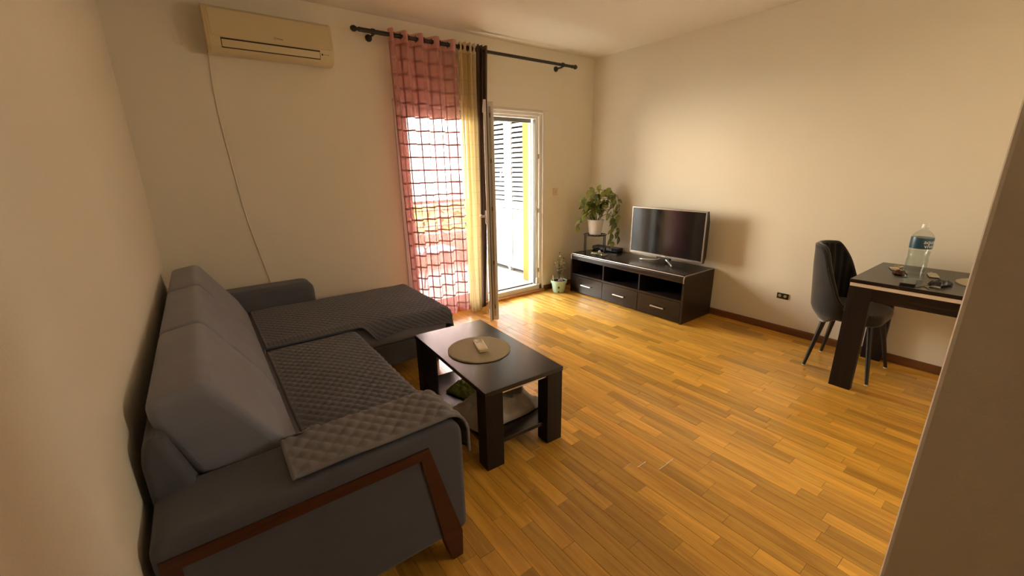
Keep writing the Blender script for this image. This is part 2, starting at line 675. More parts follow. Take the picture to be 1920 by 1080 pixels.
rnd = random.Random(3)
PW = 0.0695
LENS = (0.22, 0.29, 0.36, 0.43, 0.50, 0.62)
cells = []
nrow = int((XR - XL) / PW) + 1
for i in range(nrow):
    x = XL + i * PW
    w = min(PW, XR - x)
    if w < 0.01:
        continue
    y = YF - rnd.random() * 0.5
    while y < YB:
        L = rnd.choice(LENS)
        y0, y1 = max(y, YF), min(y + L, YB)
        y += L
        if y1 - y0 < 0.01:
            continue
        c = (x + w / 2, (y0 + y1) / 2, 0)
        pr = project(c)
        area = 0
        if pr and -20 < pr[0] < 1720 and 540 < pr[1] < 1100:
            hidden = (c[0] < 0.62 and c[1] > 1.16) or (c[0] < 1.35 and c[1] > 2.7) or \
                     (c[0] > 1.3 and c[1] < 0.08) or (c[0] > 3.47 and c[1] > 2.0)
            if not hidden:
                area = w * (y1 - y0) / pr[2] ** 3
        cells.append((area, x, w, y0, y1))
cells.sort(key=lambda t: -t[0])
pmesh = {}
for k, (area, x, w, y0, y1) in enumerate(cells[:300]):
    key = (round(w, 3), round(y1 - y0, 2))
    if key not in pmesh:
        pmesh[key] = plank_mesh(w, y1 - y0)
    o = bpy.data.objects.new('plank', pmesh[key])
    o.location = (x, y0, 0)
    o.parent = fl
    COL.objects.link(o)
bm = bmesh.new()
for (area, x, w, y0, y1) in cells[300:]:
    h, c, g = 0.006, 0.0009, 0.0004
    A = [(x + g, y0 + g), (x + w - g, y0 + g), (x + w - g, y1 - g), (x + g, y1 - g)]
    B = [(x + g + c, y0 + g + c), (x + w - g - c, y0 + g + c), (x + w - g - c, y1 - g - c), (x + g + c, y1 - g - c)]
    lo = [bm.verts.new((p[0], p[1], -h)) for p in A]
    md = [bm.verts.new((p[0], p[1], -c)) for p in A]
    tp = [bm.verts.new((p[0], p[1], 0)) for p in B]
    for P, Q in ((lo, md), (md, tp)):
        for i in range(4):
            j = (i + 1) % 4
            bm.faces.new((P[i], P[j], Q[j], Q[i]))
    bm.faces.new(tp)
tag(link('remaining_planks', bm, 'oak', fl), kind='stuff')

struct('ceiling', boxm(XL - 0.1, XR + 0.1, YF - 0.1, YB + WT, ZC, ZC + 0.12), 'ceiling_paint', 'plain cream ceiling over the living room', 'ceiling')
struct('wall_left', boxm(XL - 0.12, XL, YF - 0.1, YB + WT, -0.1, ZC), 'wall_paint', 'plain cream wall behind the sofa back', 'wall')
# unseen window opening added at the kitchen end to brighten the left wall
KY0, KY1, KZ0, KZ1 = -1.45, -0.98, 1.27, 1.87
bm = bmesh.new()
add_box(bm, XR, XR + 0.12, YF - 0.1, KY0, -0.1, ZC)
add_box(bm, XR, XR + 0.12, KY1, YB + WT, -0.1, ZC)
add_box(bm, XR, XR + 0.12, KY0, KY1, -0.1, KZ0)
add_box(bm, XR, XR + 0.12, KY0, KY1, KZ1, ZC)
struct('wall_right', bm, 'wall_paint', 'plain cream wall behind the television', 'wall')
portal('fill_opening_portal', (XR + 0.13, (KY0 + KY1) / 2, (KZ0 + KZ1) / 2), (0, radians(90), 0), KZ1 - KZ0, KY1 - KY0)
bm = bmesh.new()
add_box(bm, XL - 0.1, DX0, YB, YB + WT, -0.1, ZC)
add_box(bm, DX1, XR + 0.1, YB, YB + WT, -0.1, ZC)
add_box(bm, DX0, DX1, YB, YB + WT, DZ, ZC)
struct('wall_back', bm, 'wall_paint', 'cream wall holding the balcony door and air conditioner', 'wall')
struct('wall_front', boxm(XL - 0.1, XR + 0.1, YF - 0.12, YF, -0.1, ZC), 'wall_paint', 'cream wall closing the room behind the dining table', 'wall')
# short wall between hall and dining corner
PX = 1.25
PY = 0.0816 * PX
bm = bmesh.new()
c = 0.009
poly = [(PX, YF), (PX, PY - c), (PX + c * 0.25, PY - c * 0.3), (PX + c, PY), (PX + 0.13, PY), (PX + 0.13, YF)]
struct('wall_partition', prism(poly, 'z', 0.0, ZC), 'wall_paint', 'short cream wall end with a bright corner beside the hall', 'wall')

# baseboards
BBH = 0.062
struct('baseboard_right', prism([(XR - 0.014, 0), (XR, 0), (XR, BBH), (XR - 0.008, BBH), (XR - 0.014, BBH - 0.008)], 'y', YF + 0.02, YB), 'skirting', 'dark brown skirting along the television wall', 'baseboard')
struct('baseboard_back', prism([(YB - 0.014, 0), (YB, 0), (YB, BBH), (YB - 0.008, BBH), (YB - 0.014, BBH - 0.008)], 'x', DX1 + 0.004, XR - 0.015), 'skirting_x', 'dark brown skirting right of the balcony door', 'baseboard')
struct('baseboard_back.001', prism([(YB - 0.014, 0), (YB, 0), (YB, BBH), (YB - 0.008, BBH), (YB - 0.014, BBH - 0.008)], 'x', XL, DX0 - 0.03), 'skirting_x', 'dark brown skirting behind the chaise', 'baseboard')
struct('baseboard_left', prism([(XL + 0.014, 0), (XL, 0), (XL, BBH), (XL + 0.008, BBH), (XL + 0.014, BBH - 0.008)], 'y', YF + 0.02, YB - 0.016), 'skirting', 'dark brown skirting behind the sofa', 'baseboard')

# shutter box cover above the door, threshold strip
struct('trim_1', boxm(DX0 + 0.02, 3.282, YB - 0.012, YB, DZ + 0.004, 2.26, bevel=0.002), 'ceiling_paint', 'flat cover panel of the roller shutter box above the balcony door', 'trim')
struct('trim_2', boxm(DX0 - 0.03, DX1, YB - 0.03, YB + 0.02, 0.0, 0.028, bevel=0.004), 'threshold', 'orange-brown wooden threshold strip under the balcony door', 'trim')

# ------------------------------------------------------------------ balcony door
dr = thing('door_1', 'white double balcony door, one leaf closed and one swung into the room', 'door', (2.36, YB, 0), kind='structure')


def frame_bar(name, *b, bevel=0.004, parent=dr, mat='pvc_white'):
    return part(name, boxm(*b, bevel=bevel, seg=2), mat, parent)


FY0, FY1 = YB - 0.006, YB + 0.075
frame_bar('frame_jamb', DX1 - 0.022, DX1 - 0.001, FY0 - 0.006, FY1, 0.028, DZ - 0.001)
frame_bar('frame_jamb', DX1 - 0.062, DX1 - 0.022, FY0 + 0.012, FY1, 0.03, DZ - 0.03)
frame_bar('frame_jamb', DX1 - 0.092, DX1 - 0.062, FY0 + 0.035, FY1, 0.05, DZ - 0.058)
frame_bar('frame_jamb', DX0 + 0.001, DX0 + 0.045, FY0, FY1, 0.028, DZ - 0.001)
frame_bar('frame_head', DX0 + 0.001, DX1 - 0.022, FY0 - 0.004, FY1, DZ - 0.024, DZ - 0.001)
frame_bar('frame_head', DX0 + 0.045, DX1 - 0.06, FY0 + 0.014, FY1, DZ - 0.056, DZ - 0.024)
frame_bar('frame_head', DX0 + 0.045, DX1 - 0.09, FY0 + 0.036, FY1, DZ - 0.080, DZ - 0.056)
frame_bar('frame_sill', DX0 + 0.045, DX1 - 0.022, FY0 + 0.012, FY1 + 0.02, 0.028, 0.085)
frame_bar('seal', 2.44, DX1 - 0.095, FY1 + 0.001, FY1 + 0.012, 0.086, 0.098, mat='pvc_seal', bevel=0.0)
frame_bar('seal', DX1 - 0.097, DX1 - 0.0935, FY0 + 0.04, FY1, 0.09, DZ - 0.085, mat='pvc_seal', bevel=0.0)
frame_bar('mullion', 2.372, 2.424, FY0 + 0.004, FY1, 0.085, DZ - 0.056)
for hz in (0.24, 0.95, 1.55):
    part('striker', boxm(DX1 - 0.066, DX1 - 0.0615, FY0 + 0.012, FY0 + 0.030, hz, hz + 0.05), 'keys_metal', dr)
part('corner_hinge', boxm(DX1 - 0.10, DX1 - 0.06, FY0 + 0.008, FY0 + 0.022, 0.10, 0.17, bevel=0.004), 'handle_white', dr)
# rolled-up shutter edge outside the glass line
part('shutter', boxm(DX0 + 0.05, DX1 - 0.095, FY1 + 0.03, FY1 + 0.05, 1.935, DZ - 0.002, bevel=0.002), 'shutter_grey', dr)
for sx_ in (DX0 + 0.05, DX1 - 0.115):
    part('shutter_guide', boxm(sx_, sx_ + 0.02, FY1 + 0.022, FY1 + 0.06, 0.0, 1.935, bevel=0.002), 'pvc_white', dr)


def leaf(w, z0, z1, y0, y1, fw, handle, x0=0.0, parent=None):
    """a glazed leaf in the local frame: x from x0 to x0 + w"""
    x1 = x0 + w
    lf = part('leaf_frame', boxm(x0, x0 + fw, y0, y1, z0, z1, bevel=0.004), 'pvc_white', parent)
    part('leaf_frame', boxm(x1 - fw, x1, y0, y1, z0, z1, bevel=0.004), 'pvc_white', parent)
    part('leaf_frame', boxm(x0 + fw, x1 - fw, y0, y1, z0, z0 + fw, bevel=0.004), 'pvc_white', parent)
    part('leaf_frame', boxm(x0 + fw, x1 - fw, y0, y1, z1 - fw, z1, bevel=0.004), 'pvc_white', parent)
    ym = (y0 + y1) / 2
    part('pane', boxm(x0 + fw - 0.005, x1 - fw + 0.005, ym - 0.003, ym + 0.003, z0 + fw - 0.005, z1 - fw + 0.005), 'glass', parent)
    return lf


leaf(0.82, 0.088, DZ - 0.06, FY0 + 0.02, FY0 + 0.07, 0.075, False, DX0 + 0.048, dr)

# open leaf, its own frame at the hinge
lang = math.atan2(3.05 - HY, 2.02 - HX)
lroot = thing('door_2', 'white glazed balcony door leaf standing open into the room', 'door', (HX, HY, 0), lang, local=True, kind='structure')
LW, LZ0, LZ1 = 0.765, 0.075, 1.995
# local: x along the leaf, -y side = room side when closed
leaf(LW - 0.02, LZ0 + 0.012, LZ1 - 0.012, 0.0, 0.062, 0.085, True, 0.0, lroot)
part('overlap_rim', boxm(LW - 0.045, LW, -0.022, 0.0, LZ0, LZ1, bevel=0.003), 'pvc_white', lroot)
part('overlap_rim', boxm(0.0, LW - 0.045, -0.022, 0.0, LZ0, LZ0 + 0.03, bevel=0.003), 'pvc_white', lroot)
part('overlap_rim', boxm(0.0, LW - 0.045, -0.022, 0.0, LZ1 - 0.03, LZ1, bevel=0.003), 'pvc_white', lroot)
part('seal', boxm(LW - 0.0195, LW - 0.012, 0.001, 0.010, LZ0 + 0.01, LZ1 - 0.01), 'pvc_seal', lroot)
part('lock_strip', boxm(LW - 0.020, LW - 0.0165, 0.022, 0.038, LZ0 + 0.05, LZ1 - 0.05), 'brushed_steel', lroot)
for hz in (0.20, 0.62, 1.10, 1.50, 1.86):
    part('lock_cam', boxm(LW - 0.0165, LW - 0.008, 0.024, 0.036, hz, hz + 0.035), 'keys_metal', lroot)
hb = part('handle', boxm(LW - 0.075, LW - 0.045, -0.034, -0.022, 0.98, 1.10, bevel=0.005), 'handle_white', lroot)
part('handle_lever', tube(spline([(LW - 0.06, -0.03, 1.05), (LW - 0.06, -0.062, 1.05), (LW - 0.072, -0.072, 1.05), (LW - 0.17, -0.074, 1.048)]), 0.0095, 10), 'handle_white', hb, smooth='all')
part('lower_hinge_cover', boxm(LW - 0.06, LW - 0.03, -0.034, -0.022, 0.19, 0.27, bevel=0.005), 'handle_white', lroot)

# ------------------------------------------------------------------ balcony and street
bf = struct('floor_balcony', boxm(-1.0, 4.4, YB + WT, 5.86, -0.20, -0.032), 'balcony_joint', 'pale board-look tiled balcony floor outside the door', 'floor')
bmesh_cache = {}
y = YB + WT
row = 0
while y < 5.80:
    x = -1.0 - (row % 2) * 0.45
    while x < 4.4:
        a, b = max(x, -1.0), min(x + 0.9, 4.4)
        if b - a > 0.02:
            key = round(b - a, 3)
            if key not in bmesh_cache:
                me = bpy.data.meshes.new('tile')
                t = boxm(0.002, b - a - 0.002, 0.002, 0.148, -0.012, 0, bevel=0.0)
                t.to_mesh(me)
                t.free()
                me.materials.append(M['balcony_tile'])
                bmesh_cache[key] = me
            o = bpy.data.objects.new('tile', bmesh_cache[key])
            o.location = (a, y, -0.02)
            o.parent = bf
            COL.objects.link(o)
        x += 0.9
    y += 0.15
    row += 1
struct('ceiling_added_shade', boxm(-1.0, 4.6, YB + WT, 6.05, 2.38, 2.60), 'facade', 'pale unseen slab added over the balcony to shade it', 'ceiling')  # unseen slab, added and set low to cut sky light on the balcony
struct('wall_added_shade', boxm(0.40, 0.52, YB + WT + 0.001, 5.80, -0.019, 2.378), 'facade', 'pale unseen wall added across the balcony to shade the room corner', 'wall')  # unseen wall, added to keep sky light off the room corner
struct('wall_balcony', boxm(0.4, 4.4, 5.82, 5.94, -0.2, 0.50, bevel=0.01), 'parapet_pink', 'solid pinkish parapet at the outer edge of the balcony', 'wall')
struct('wall_outer', boxm(3.40, 3.75, YB + WT + 0.001, 4.33, -0.019, 2.378, bevel=0.004), 'orange_render', 'orange rendered pillar beside the louvred balcony cabinet', 'wall')
rl = thing('balcony_railing', 'brown metal railing with horizontal bars on the balcony parapet', 'railing', (1.7, 5.88, 0.5))
part('top_rail', boxm(0.53, 4.4, 5.85, 5.91, 0.955, 1.0, bevel=0.006), 'rail_metal', rl)
for z in (0.60, 0.72, 0.84):
    part('bar', boxm(0.53, 4.4, 5.868, 5.892, z, z + 0.024, bevel=0.004), 'rail_metal', rl)
for x in (0.56, 1.3, 2.95, 4.0):
    part('post', boxm(x, x + 0.04, 5.86, 5.90, 0.5, 0.956, bevel=0.004), 'rail_metal', rl)

# louvred cabinet
CX = 3.56
cb = thing('louvred_cabinet', 'tall white louvred cabinet standing on the balcony', 'cabinet', (3.9, 5.05, -0.02))
CY0, CY1, CZ1 = 4.345, 5.76, 2.37
part('back_panel', boxm(4.34, 4.36, CY0, CY1, 0.03, CZ1), 'cabinet_inner_shade', cb)
part('top_panel', boxm(CX + 0.03, 4.34, CY0, CY1, CZ1 - 0.02, CZ1), 'cabinet_white', cb)
part('bottom_panel', boxm(CX + 0.03, 4.34, CY0, CY1, 0.03, 0.05), 'cabinet_white', cb)
for ya in (CY0, 4.865, CY1 - 0.02):
    part('side_panel', boxm(CX + 0.03, 4.34, ya, ya + 0.02, 0.05, CZ1 - 0.02), 'cabinet_inner_shade', cb)
for (yy) in (4.36, 4.87, 5.70):
    part('foot', boxm(CX + 0.02, CX + 0.06, yy, yy + 0.045, -0.02, 0.03), 'cabinet_white', cb)
part('post', boxm(CX - 0.004, CX + 0.03, 4.845, 4.905, 0.03, CZ1, bevel=0.003), 'cabinet_white', cb)
slat_me = {}
for (a, b, hy) in ((CY0, 4.842, 4.80), (4.908, 5.44, 4.945), (5.443, CY1, 5.48)):
    for nm, z0, z1 in (('lower_door', 0.05, 0.895), ('upper_door', 0.905, CZ1 - 0.02)):
        d = part(nm, boxm(CX, CX + 0.028, a, a + 0.05, z0, z1, bevel=0.003), 'cabinet_white', cb)
        bmx = bmesh.new()
        add_box(bmx, CX, CX + 0.028, b - 0.05, b, z0, z1)
        part('stile', bmx, 'cabinet_white', d)
        for zz in (z0, z1 - 0.05):
            part('rail', boxm(CX, CX + 0.028, a + 0.05, b - 0.05, zz, zz + 0.05), 'cabinet_white', d)
        if nm == 'lower_door':
            part('panel', boxm(CX + 0.012, CX + 0.02, a + 0.05, b - 0.05, z0 + 0.05, z1 - 0.05), 'cabinet_white', d)
        else:
            ln = b - a - 0.1
            key = round(ln, 3)
            if key not in slat_me:
                t = prism([(-0.004, 0.0), (0.002, 0.0), (0.026, 0.045), (0.020, 0.045)], 'y', 0, ln)
                me = bpy.data.meshes.new('slat')
                t.to_mesh(me)
                t.free()
                me.materials.append(M['cabinet_white'])
                slat_me[key] = me
            z = z0 + 0.055
            while z < z1 - 0.11:
                o = bpy.data.objects.new('slat', slat_me[key])
                COL.objects.link(o)
                o.parent = d
                o.location = (CX, a + 0.05, z)
                z += 0.064
        if a > 5.4:
            continue
        hz = 0.47 if nm == 'lower_door' else 1.38
        hl = part('handle', boxm(CX - 0.012, CX, hy, hy + 0.03, hz - 0.03, hz + 0.10, bevel=0.004), 'handle_white', d)
        part('handle_lever', tube(spline([(CX - 0.008, hy + 0.015, hz + 0.04), (CX - 0.045, hy + 0.015, hz + 0.04), (CX - 0.055, hy + 0.018, hz + 0.02), (CX - 0.055, hy + 0.022, hz - 0.10)]), 0.009, 8), 'handle_white', hl, smooth='all')

# metal balcony chair facing the cabinet
ch = thing('balcony_chair', 'curved metal balcony armchair with pale blue seat pad', 'chair', (2.45, 5.02, -0.02))
for s, yy in ((-1, 4.80), (1, 5.24)):
    part('arm_frame', tube(spline([(2.72, yy, -0.012), (2.70, yy, 0.25), (2.74, yy, 0.52), (2.62, yy, 0.64), (2.40, yy, 0.62), (2.22, yy, 0.50), (2.15, yy, 0.40)], 6), 0.012, 8), 'rail_metal', ch, smooth='all')
    part('leg', tube([(2.24, yy, 0.42), (2.18, yy, 0.2), (2.15, yy, -0.012)], 0.012, 8), 'rail_metal', ch, smooth='all')
    part('back_post', tube(spline([(2.22, yy, 0.40), (2.15, yy + 0.0, 0.62), (2.06, yy, 0.88)], 5), 0.012, 8), 'rail_metal', ch, smooth='all')
part('seat', boxm(2.18, 2.70, 4.79, 5.25, 0.385, 0.40, bevel=0.004), 'rail_metal', ch)
part('seat_pad', boxm(2.20, 2.68, 4.81, 5.23, 0.40, 0.44, bevel=0.015, seg=3), 'seat_blue', ch, smooth=40)
part('backrest', prism(rounded([(4.81, 0.62), (5.23, 0.62), (5.23, 0.90), (4.81, 0.90)], 0.08), 'x', 2.07, 2.11, bevel=0.01), 'parapet_pink', ch, smooth=40)

# building across the street
fb = thing('apartment_building', 'pale apartment block with rows of windows across the street', 'building', (24, 33, -9))
part('wall', boxm(15.6, 34, 30, 40, -9, 13), 'facade_far', fb)
part('roof', boxm(15.3, 34.3, 29.7, 40.3, 13, 13.4), 'roof_far', fb)
win = bpy.data.meshes.new('window')
t = boxm(0, 1.0, -0.06, 0.0, 0, 1.4)
t.to_mesh(win)
t.free()
win.materials.append(M['window_far'])
for k in range(10):
    for j in range(6):
        o = bpy.data.objects.new('window', win)
        COL.objects.link(o)
        o.parent = fb
        o.location = Vector((16.3 + k * 1.75, 30.0, -7.6 + j * 3.0 + 1.0)) - Vector((24, 33, -9))
        if j % 2 == 0 and k % 3 == 0:
            pass
    if k % 2 == 0:
        continue
for j in range(6):
    part('balcony_band', boxm(17.8, 34, 29.2, 30.0, -8.2 + j * 3.0 + 0.6, -8.2 + j * 3.0 + 1.1), 'facade_far', fb)
struct('ground', boxm(-40, 60, 7, 90, -9.2, -9.0), 'ground', 'street level ground far below the balcony', 'ground')


def tree(x, y, zt, r, seed, label):
    t = thing('street_tree', label, 'tree', (x, y, -9.0), group='trees below the balcony railing')
    rg = random.Random(seed)
    bm = bmesh.new()
    for k in range(1500):
        a, b = rg.random() * 2 * pi, math.acos(2 * rg.random() - 1)
        rr = r * (0.55 + 0.45 * rg.random())
        p = Vector((x + rr * sin(b) * cos(a), y + rr * sin(b) * sin(a), zt - r + rr * cos(b) * 0.8))
        d = Vector((rg.gauss(0, 1), rg.gauss(0, 1), rg.gauss(0, 1))).normalized()
        e = d.orthogonal().normalized() * 0.22
        d = d * 0.32
        v = [bm.verts.new(q) for q in (p - d, p + e, p + d, p - e)]
        bm.faces.new(v)
    tag(part('foliage', bm, 'tree_leaf', t), kind='stuff')
    part('trunk', tube([(x, y, -9.0), (x, y, zt - r)], 0.18, 8), 'bark', t)


tree(8.2, 18.0, 0.25, 2.1, 1, 'leafy street tree seen between the railing bars, nearest the pillar')
tree(12.6, 22.0, 0.0, 2.0, 2, 'leafy street tree in front of the apartment block')
tree(3.6, 17.0, -0.2, 2.1, 3, 'leafy street tree seen behind the balcony chair')

# ------------------------------------------------------------------ sofa
SF = 'sofa_fabric'
so = thing('corner_sofa', 'grey-brown corner sofa with chaise and wooden inlay on its arm', 'sofa', (0.2, 2.4, 0))
AY0, AY1, AX1 = 1.16, 1.40, 0.625          # near arm
SB = -0.252                                 # back plane


def soft(o, width=0.0, levels=0, amt=0.0, scale=3.0):
    """slight unevenness of upholstery"""
    if amt:
        for v in o.data.vertices:
            n3 = noise.noise_vector(v.co * scale)
            v.co += n3 * amt
    return o


arm_poly = rounded([(SB, 0.11), (AX1, 0.11), (AX1, 0.597), (SB, 0.597)], [0.04, 0.04, 0.075, 0.05], 6)
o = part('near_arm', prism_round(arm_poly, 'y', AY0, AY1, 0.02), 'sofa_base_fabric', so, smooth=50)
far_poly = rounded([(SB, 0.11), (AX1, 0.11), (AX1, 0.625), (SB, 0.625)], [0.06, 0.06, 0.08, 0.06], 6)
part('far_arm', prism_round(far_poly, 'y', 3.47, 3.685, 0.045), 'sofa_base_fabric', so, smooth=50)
for inl in ([(-0.238, 0.503), (-0.238, 0.541), (0.486, 0.536), (0.455, 0.497)],
            [(0.4555, 0.497), (0.4865, 0.536), (0.596, 0.114), (0.592, 0.0), (0.548, 0.0), (0.520, 0.11)],
            [(-0.238, 0.0), (-0.238, 0.5025), (-0.198, 0.5025), (-0.192, 0.0)]):
    part('wooden_inlay', prism(inl, 'y', AY0 - 0.006, AY0 + 0.012), 'sofa_wood', so)
part('foot', prism([(0.52, 0.11), (0.596, 0.114), (0.592, 0.0), (0.548, 0.0)], 'y', AY0 + 0.012, AY0 + 0.05), 'sofa_wood', so)
for (fx, fy) in ((-0.2, 3.6), (1.26, 2.76), (1.26, 3.38), (0.55, 1.9)):
    part('foot', boxm(fx, fx + 0.05, fy, fy + 0.05, 0.0, 0.115, bevel=0.004), 'sofa_wood', so)
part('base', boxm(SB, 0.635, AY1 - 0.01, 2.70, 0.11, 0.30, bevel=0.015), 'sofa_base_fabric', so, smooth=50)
part('seat', boxm(SB + 0.02, 0.665, AY1 + 0.002, 2.672, 0.285, 0.452, bevel=0.035, seg=4), SF, so, smooth=50)
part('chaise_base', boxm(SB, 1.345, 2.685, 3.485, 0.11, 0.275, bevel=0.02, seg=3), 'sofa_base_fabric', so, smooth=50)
part('chaise_seat', boxm(SB + 0.02, 1.365, 2.678, 3.485, 0.272, 0.452, bevel=0.04, seg=4), SF, so, smooth=50)
bf_poly = [(SB, 0.11), (SB, 0.70), (-0.238, 0.762), (-0.20, 0.775), (-0.14, 0.56), (-0.06, 0.11)]
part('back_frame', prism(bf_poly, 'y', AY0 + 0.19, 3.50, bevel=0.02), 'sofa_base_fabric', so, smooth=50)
cu = [(-0.222, 0.850), (-0.079, 0.873), (0.100, 0.585), (0.155, 0.452), (0.02, 0.452), (-0.150, 0.580), (-0.222, 0.780)]
for (a, b) in ((1.412, 2.078), (2.082, 2.818), (2.822, 3.466)):
    bmc = prism(cu, 'y', a, b)
    bmesh.ops.subdivide_edges(bmc, edges=list(bmc.edges), cuts=2, use_grid_fill=True)
    bmesh.ops.bevel(bmc, geom=[e for e in bmc.edges if len(e.link_faces) == 2 and e.calc_face_angle(0) > 0.3], offset=0.026, segments=4, profile=0.5, affect='EDGES')
    part('back_cushion', bmc, SF, so, smooth=60)
part('care_tag', boxm(0.156, 0.159, 2.60, 2.615, 0.452, 0.475), 'paper_white', so)


# quilted throws
def quilt(name, fn, lu, lv, label, mat, step=0.006, period=0.046, amp=0.0085, thick=0.006, sign=1):
    nu, nv = max(2, int(lu / step)), max(2, int(lv / step))
    e = 1e-3

    def f(u, v):
        p = fn(u, v)
        du = fn(min(1, u + e), v) - fn(max(0, u - e), v)
        dv = fn(u, min(1, v + e)) - fn(u, max(0, v - e))
        n = du.cross(dv)
        n = n.normalized() * sign if n.length > 1e-9 else Vector((0, 0, 1))
        s, t = u * lu, v * lv
        q = abs(sin(pi * (s + t * 0.8) / period)) * abs(sin(pi * (s - t * 0.8) / period))
        edge = min(s, lu - s, t, lv - t)
        if edge < 0.014:
            q = 0.75 * sin(pi * edge / 0.014)
        w = noise.noise(Vector((s * 6, t * 6, 1.3))) * 0.004
        return p + n * (thick + amp * sqrt(q) + w)
    o = link(name, grid_bm(f, nu, nv), mat, None, smooth='all')
    md = o.modifiers.new('thickness', 'SOLIDIFY')
    md.thickness = 0.004
    md.offset = -sign
    tag(o, label, 'throw')
    return o


def sstep(a, b, x):
    t = max(0.0, min(1.0, (x - a) / (b - a)))
    return t * t * (3 - 2 * t)


def bend_path(s, flat, r, drop_dir=1):
    """distance s along a flat run of length flat, then a quarter round of radius r, then straight down -> (run, drop)"""
    if s <= flat:
        return s, 0.0
    a = (s - flat) / r
    if a < pi / 2:
        return flat + r * sin(a), r * (1 - cos(a))
    return flat + r, r + (s - flat - r * pi / 2)


SEAT_L = 0.66


def seat_fn(u, v):
    run, drop = bend_path(u * SEAT_L, 0.468, 0.045)
    y = 1.425 + v * (2.600 - 1.425)
    x = 0.164 + run
    z = 0.457 - drop + 0.012 * sin(pi * min(1, run / 0.5)) * sin(pi * v)
    return Vector((x, y, z))


quilt('quilted_throw', seat_fn, SEAT_L, 1.175, 'brown quilted throw spread over the sofa seat between arm and chaise', 'quilt')

CH_U, CH_V = 1.40, 1.00


def chaise_fn(u, v):
    run, drop = bend_path(u * CH_U, 1.165, 0.05)
    x = 0.164 + run
    # v = 0 at the far side by the wall, 1 at the near hem
    s = v * CH_V
    k = sstep(0.695, 0.83, x)
    flat = 0.765
    # seat side: the hem simply lies on the seat; beyond the seat it falls over the side
    run2, drop2 = bend_path(s, flat, 0.045)
    hemfall = 0.16 - 0.05 * sin(pi * sstep(0.7, 1.5, x))
    s_fall = s if s < flat else flat + (s - flat) * hemfall / (CH_V - flat)
    rf, df = bend_path(s_fall, flat, 0.04)
    s_lie = s if s < flat else flat + (s - flat) * 0.09 / (CH_V - flat)
    yl, yf = 3.462 - s_lie, 3.462 - rf - 0.004
    y = yl + (yf - yl) * k
    z = 0.464 - drop - df * k + 0.016 * sin(pi * min(1, max(0, run / 1.2))) * sin(pi * min(1, s / flat))
    z += 0.010 * (1 - k) * sstep(flat - 0.08, flat + 0.02, s_lie)
    z += 0.006 * sin(x * 9) * k * sstep(0.5, 0.7, s)
    x += 0.02 * sstep(flat, CH_V, s) * sstep(1.2, 1.4, x)
    return Vector((x, y, z))


quilt('quilted_throw', chaise_fn, CH_U, CH_V, 'brown quilted throw spread lengthwise over the chaise', 'quilt', sign=-1)

AR_U, AR_V = 0.70, 0.36


def arm_fn(u, v):
    run, drop = bend_path(u * AR_U, 0.496, 0.066)
    x = 0.074 + run
    # v = 0 outer hem, then across the arm top and down its inner side to the seat
    run2, drop2 = bend_path(v * AR_V, 0.212, 0.028)
    k1 = sstep(0.158, 0.172, x)
    k = sstep(0.174, 0.215, x)
    y = 1.168 + min(run2, 0.222) * (1 - k1) + run2 * k1
    z = 0.604 - drop - min(drop2, 0.125) * k
    if run2 > 0.2385:
        z = max(z, 0.478)
    x2 = x
    if drop > 0.06:
        x2 += 0.012 * sin(v * 20)
    return Vector((x2, y, z))


quilt('quilted_throw', arm_fn, AR_U, AR_V, 'lighter quilted throw folded over the near sofa arm', 'quilt_arm', period=0.055, amp=0.010, thick=0.009)

# ------------------------------------------------------------------ coffee table
ct = thing('coffee_table', 'dark wenge coffee table with thick legs and lower shelf', 'table', (1.183, 1.905, 0), radians(-2.7), local=True)
TW, TL, TH = 0.485, 0.885, 0.44
w2, l2 = TW / 2, TL / 2
part('tabletop', boxm(-w2, w2, -l2, l2, TH - 0.024, TH, bevel=0.002, seg=1), 'wenge_y', ct)
LGX, LGY = 0.10, 0.085
for sx in (-1, 1):
    for sy in (-1, 1):
        x0 = -w2 + 0.003 if sx < 0 else w2 - LGX - 0.003
        y0 = -l2 + 0.003 if sy < 0 else l2 - LGY - 0.003
        part('leg', boxm(x0, x0 + LGX, y0, y0 + LGY, 0, TH - 0.024, bevel=0.0015, seg=1), 'wenge_z', ct)
part('shelf', boxm(-w2 + 0.02, w2 - 0.02, -l2 + 0.03, l2 - 0.03, 0.105, 0.127, bevel=0.0015, seg=1), 'wenge_y', ct)
for sy in (-1, 1):
    part('metal_rail', boxm(-w2 + LGX, w2 - LGX, sy * (l2 - 0.02) - 0.004, sy * (l2 - 0.02) + 0.004, TH - 0.040, TH - 0.025), 'brushed_steel', ct)
for sx in (-1, 1):
    part('metal_rail', boxm(sx * (w2 - 0.02) - 0.004, sx * (w2 - 0.02) + 0.004, -l2 + LGY, l2 - LGY, TH - 0.040, TH - 0.025), 'brushed_steel', ct)


def disc(r, t, n=64, warp=None):
    bm = bmesh.new()
    prof = [(0.0, 0), (r * 0.35, 0), (r * 0.7, 0), (r - 0.002, 0), (r, t * 0.5), (r - 0.002, t), (r * 0.93, t * 1.15), (r * 0.7, t), (r * 0.35, t), (0.0, t)]
    bm = lathe(prof, n)
    if warp:
        for v in bm.verts:
            v.co.z += warp(v.co.x, v.co.y)
    return bm


pmr = thing('placemat', 'round beige woven placemat with a fold on the coffee table', 'placemat', (1.168, 1.913, TH + 0.0008), radians(38), local=True)


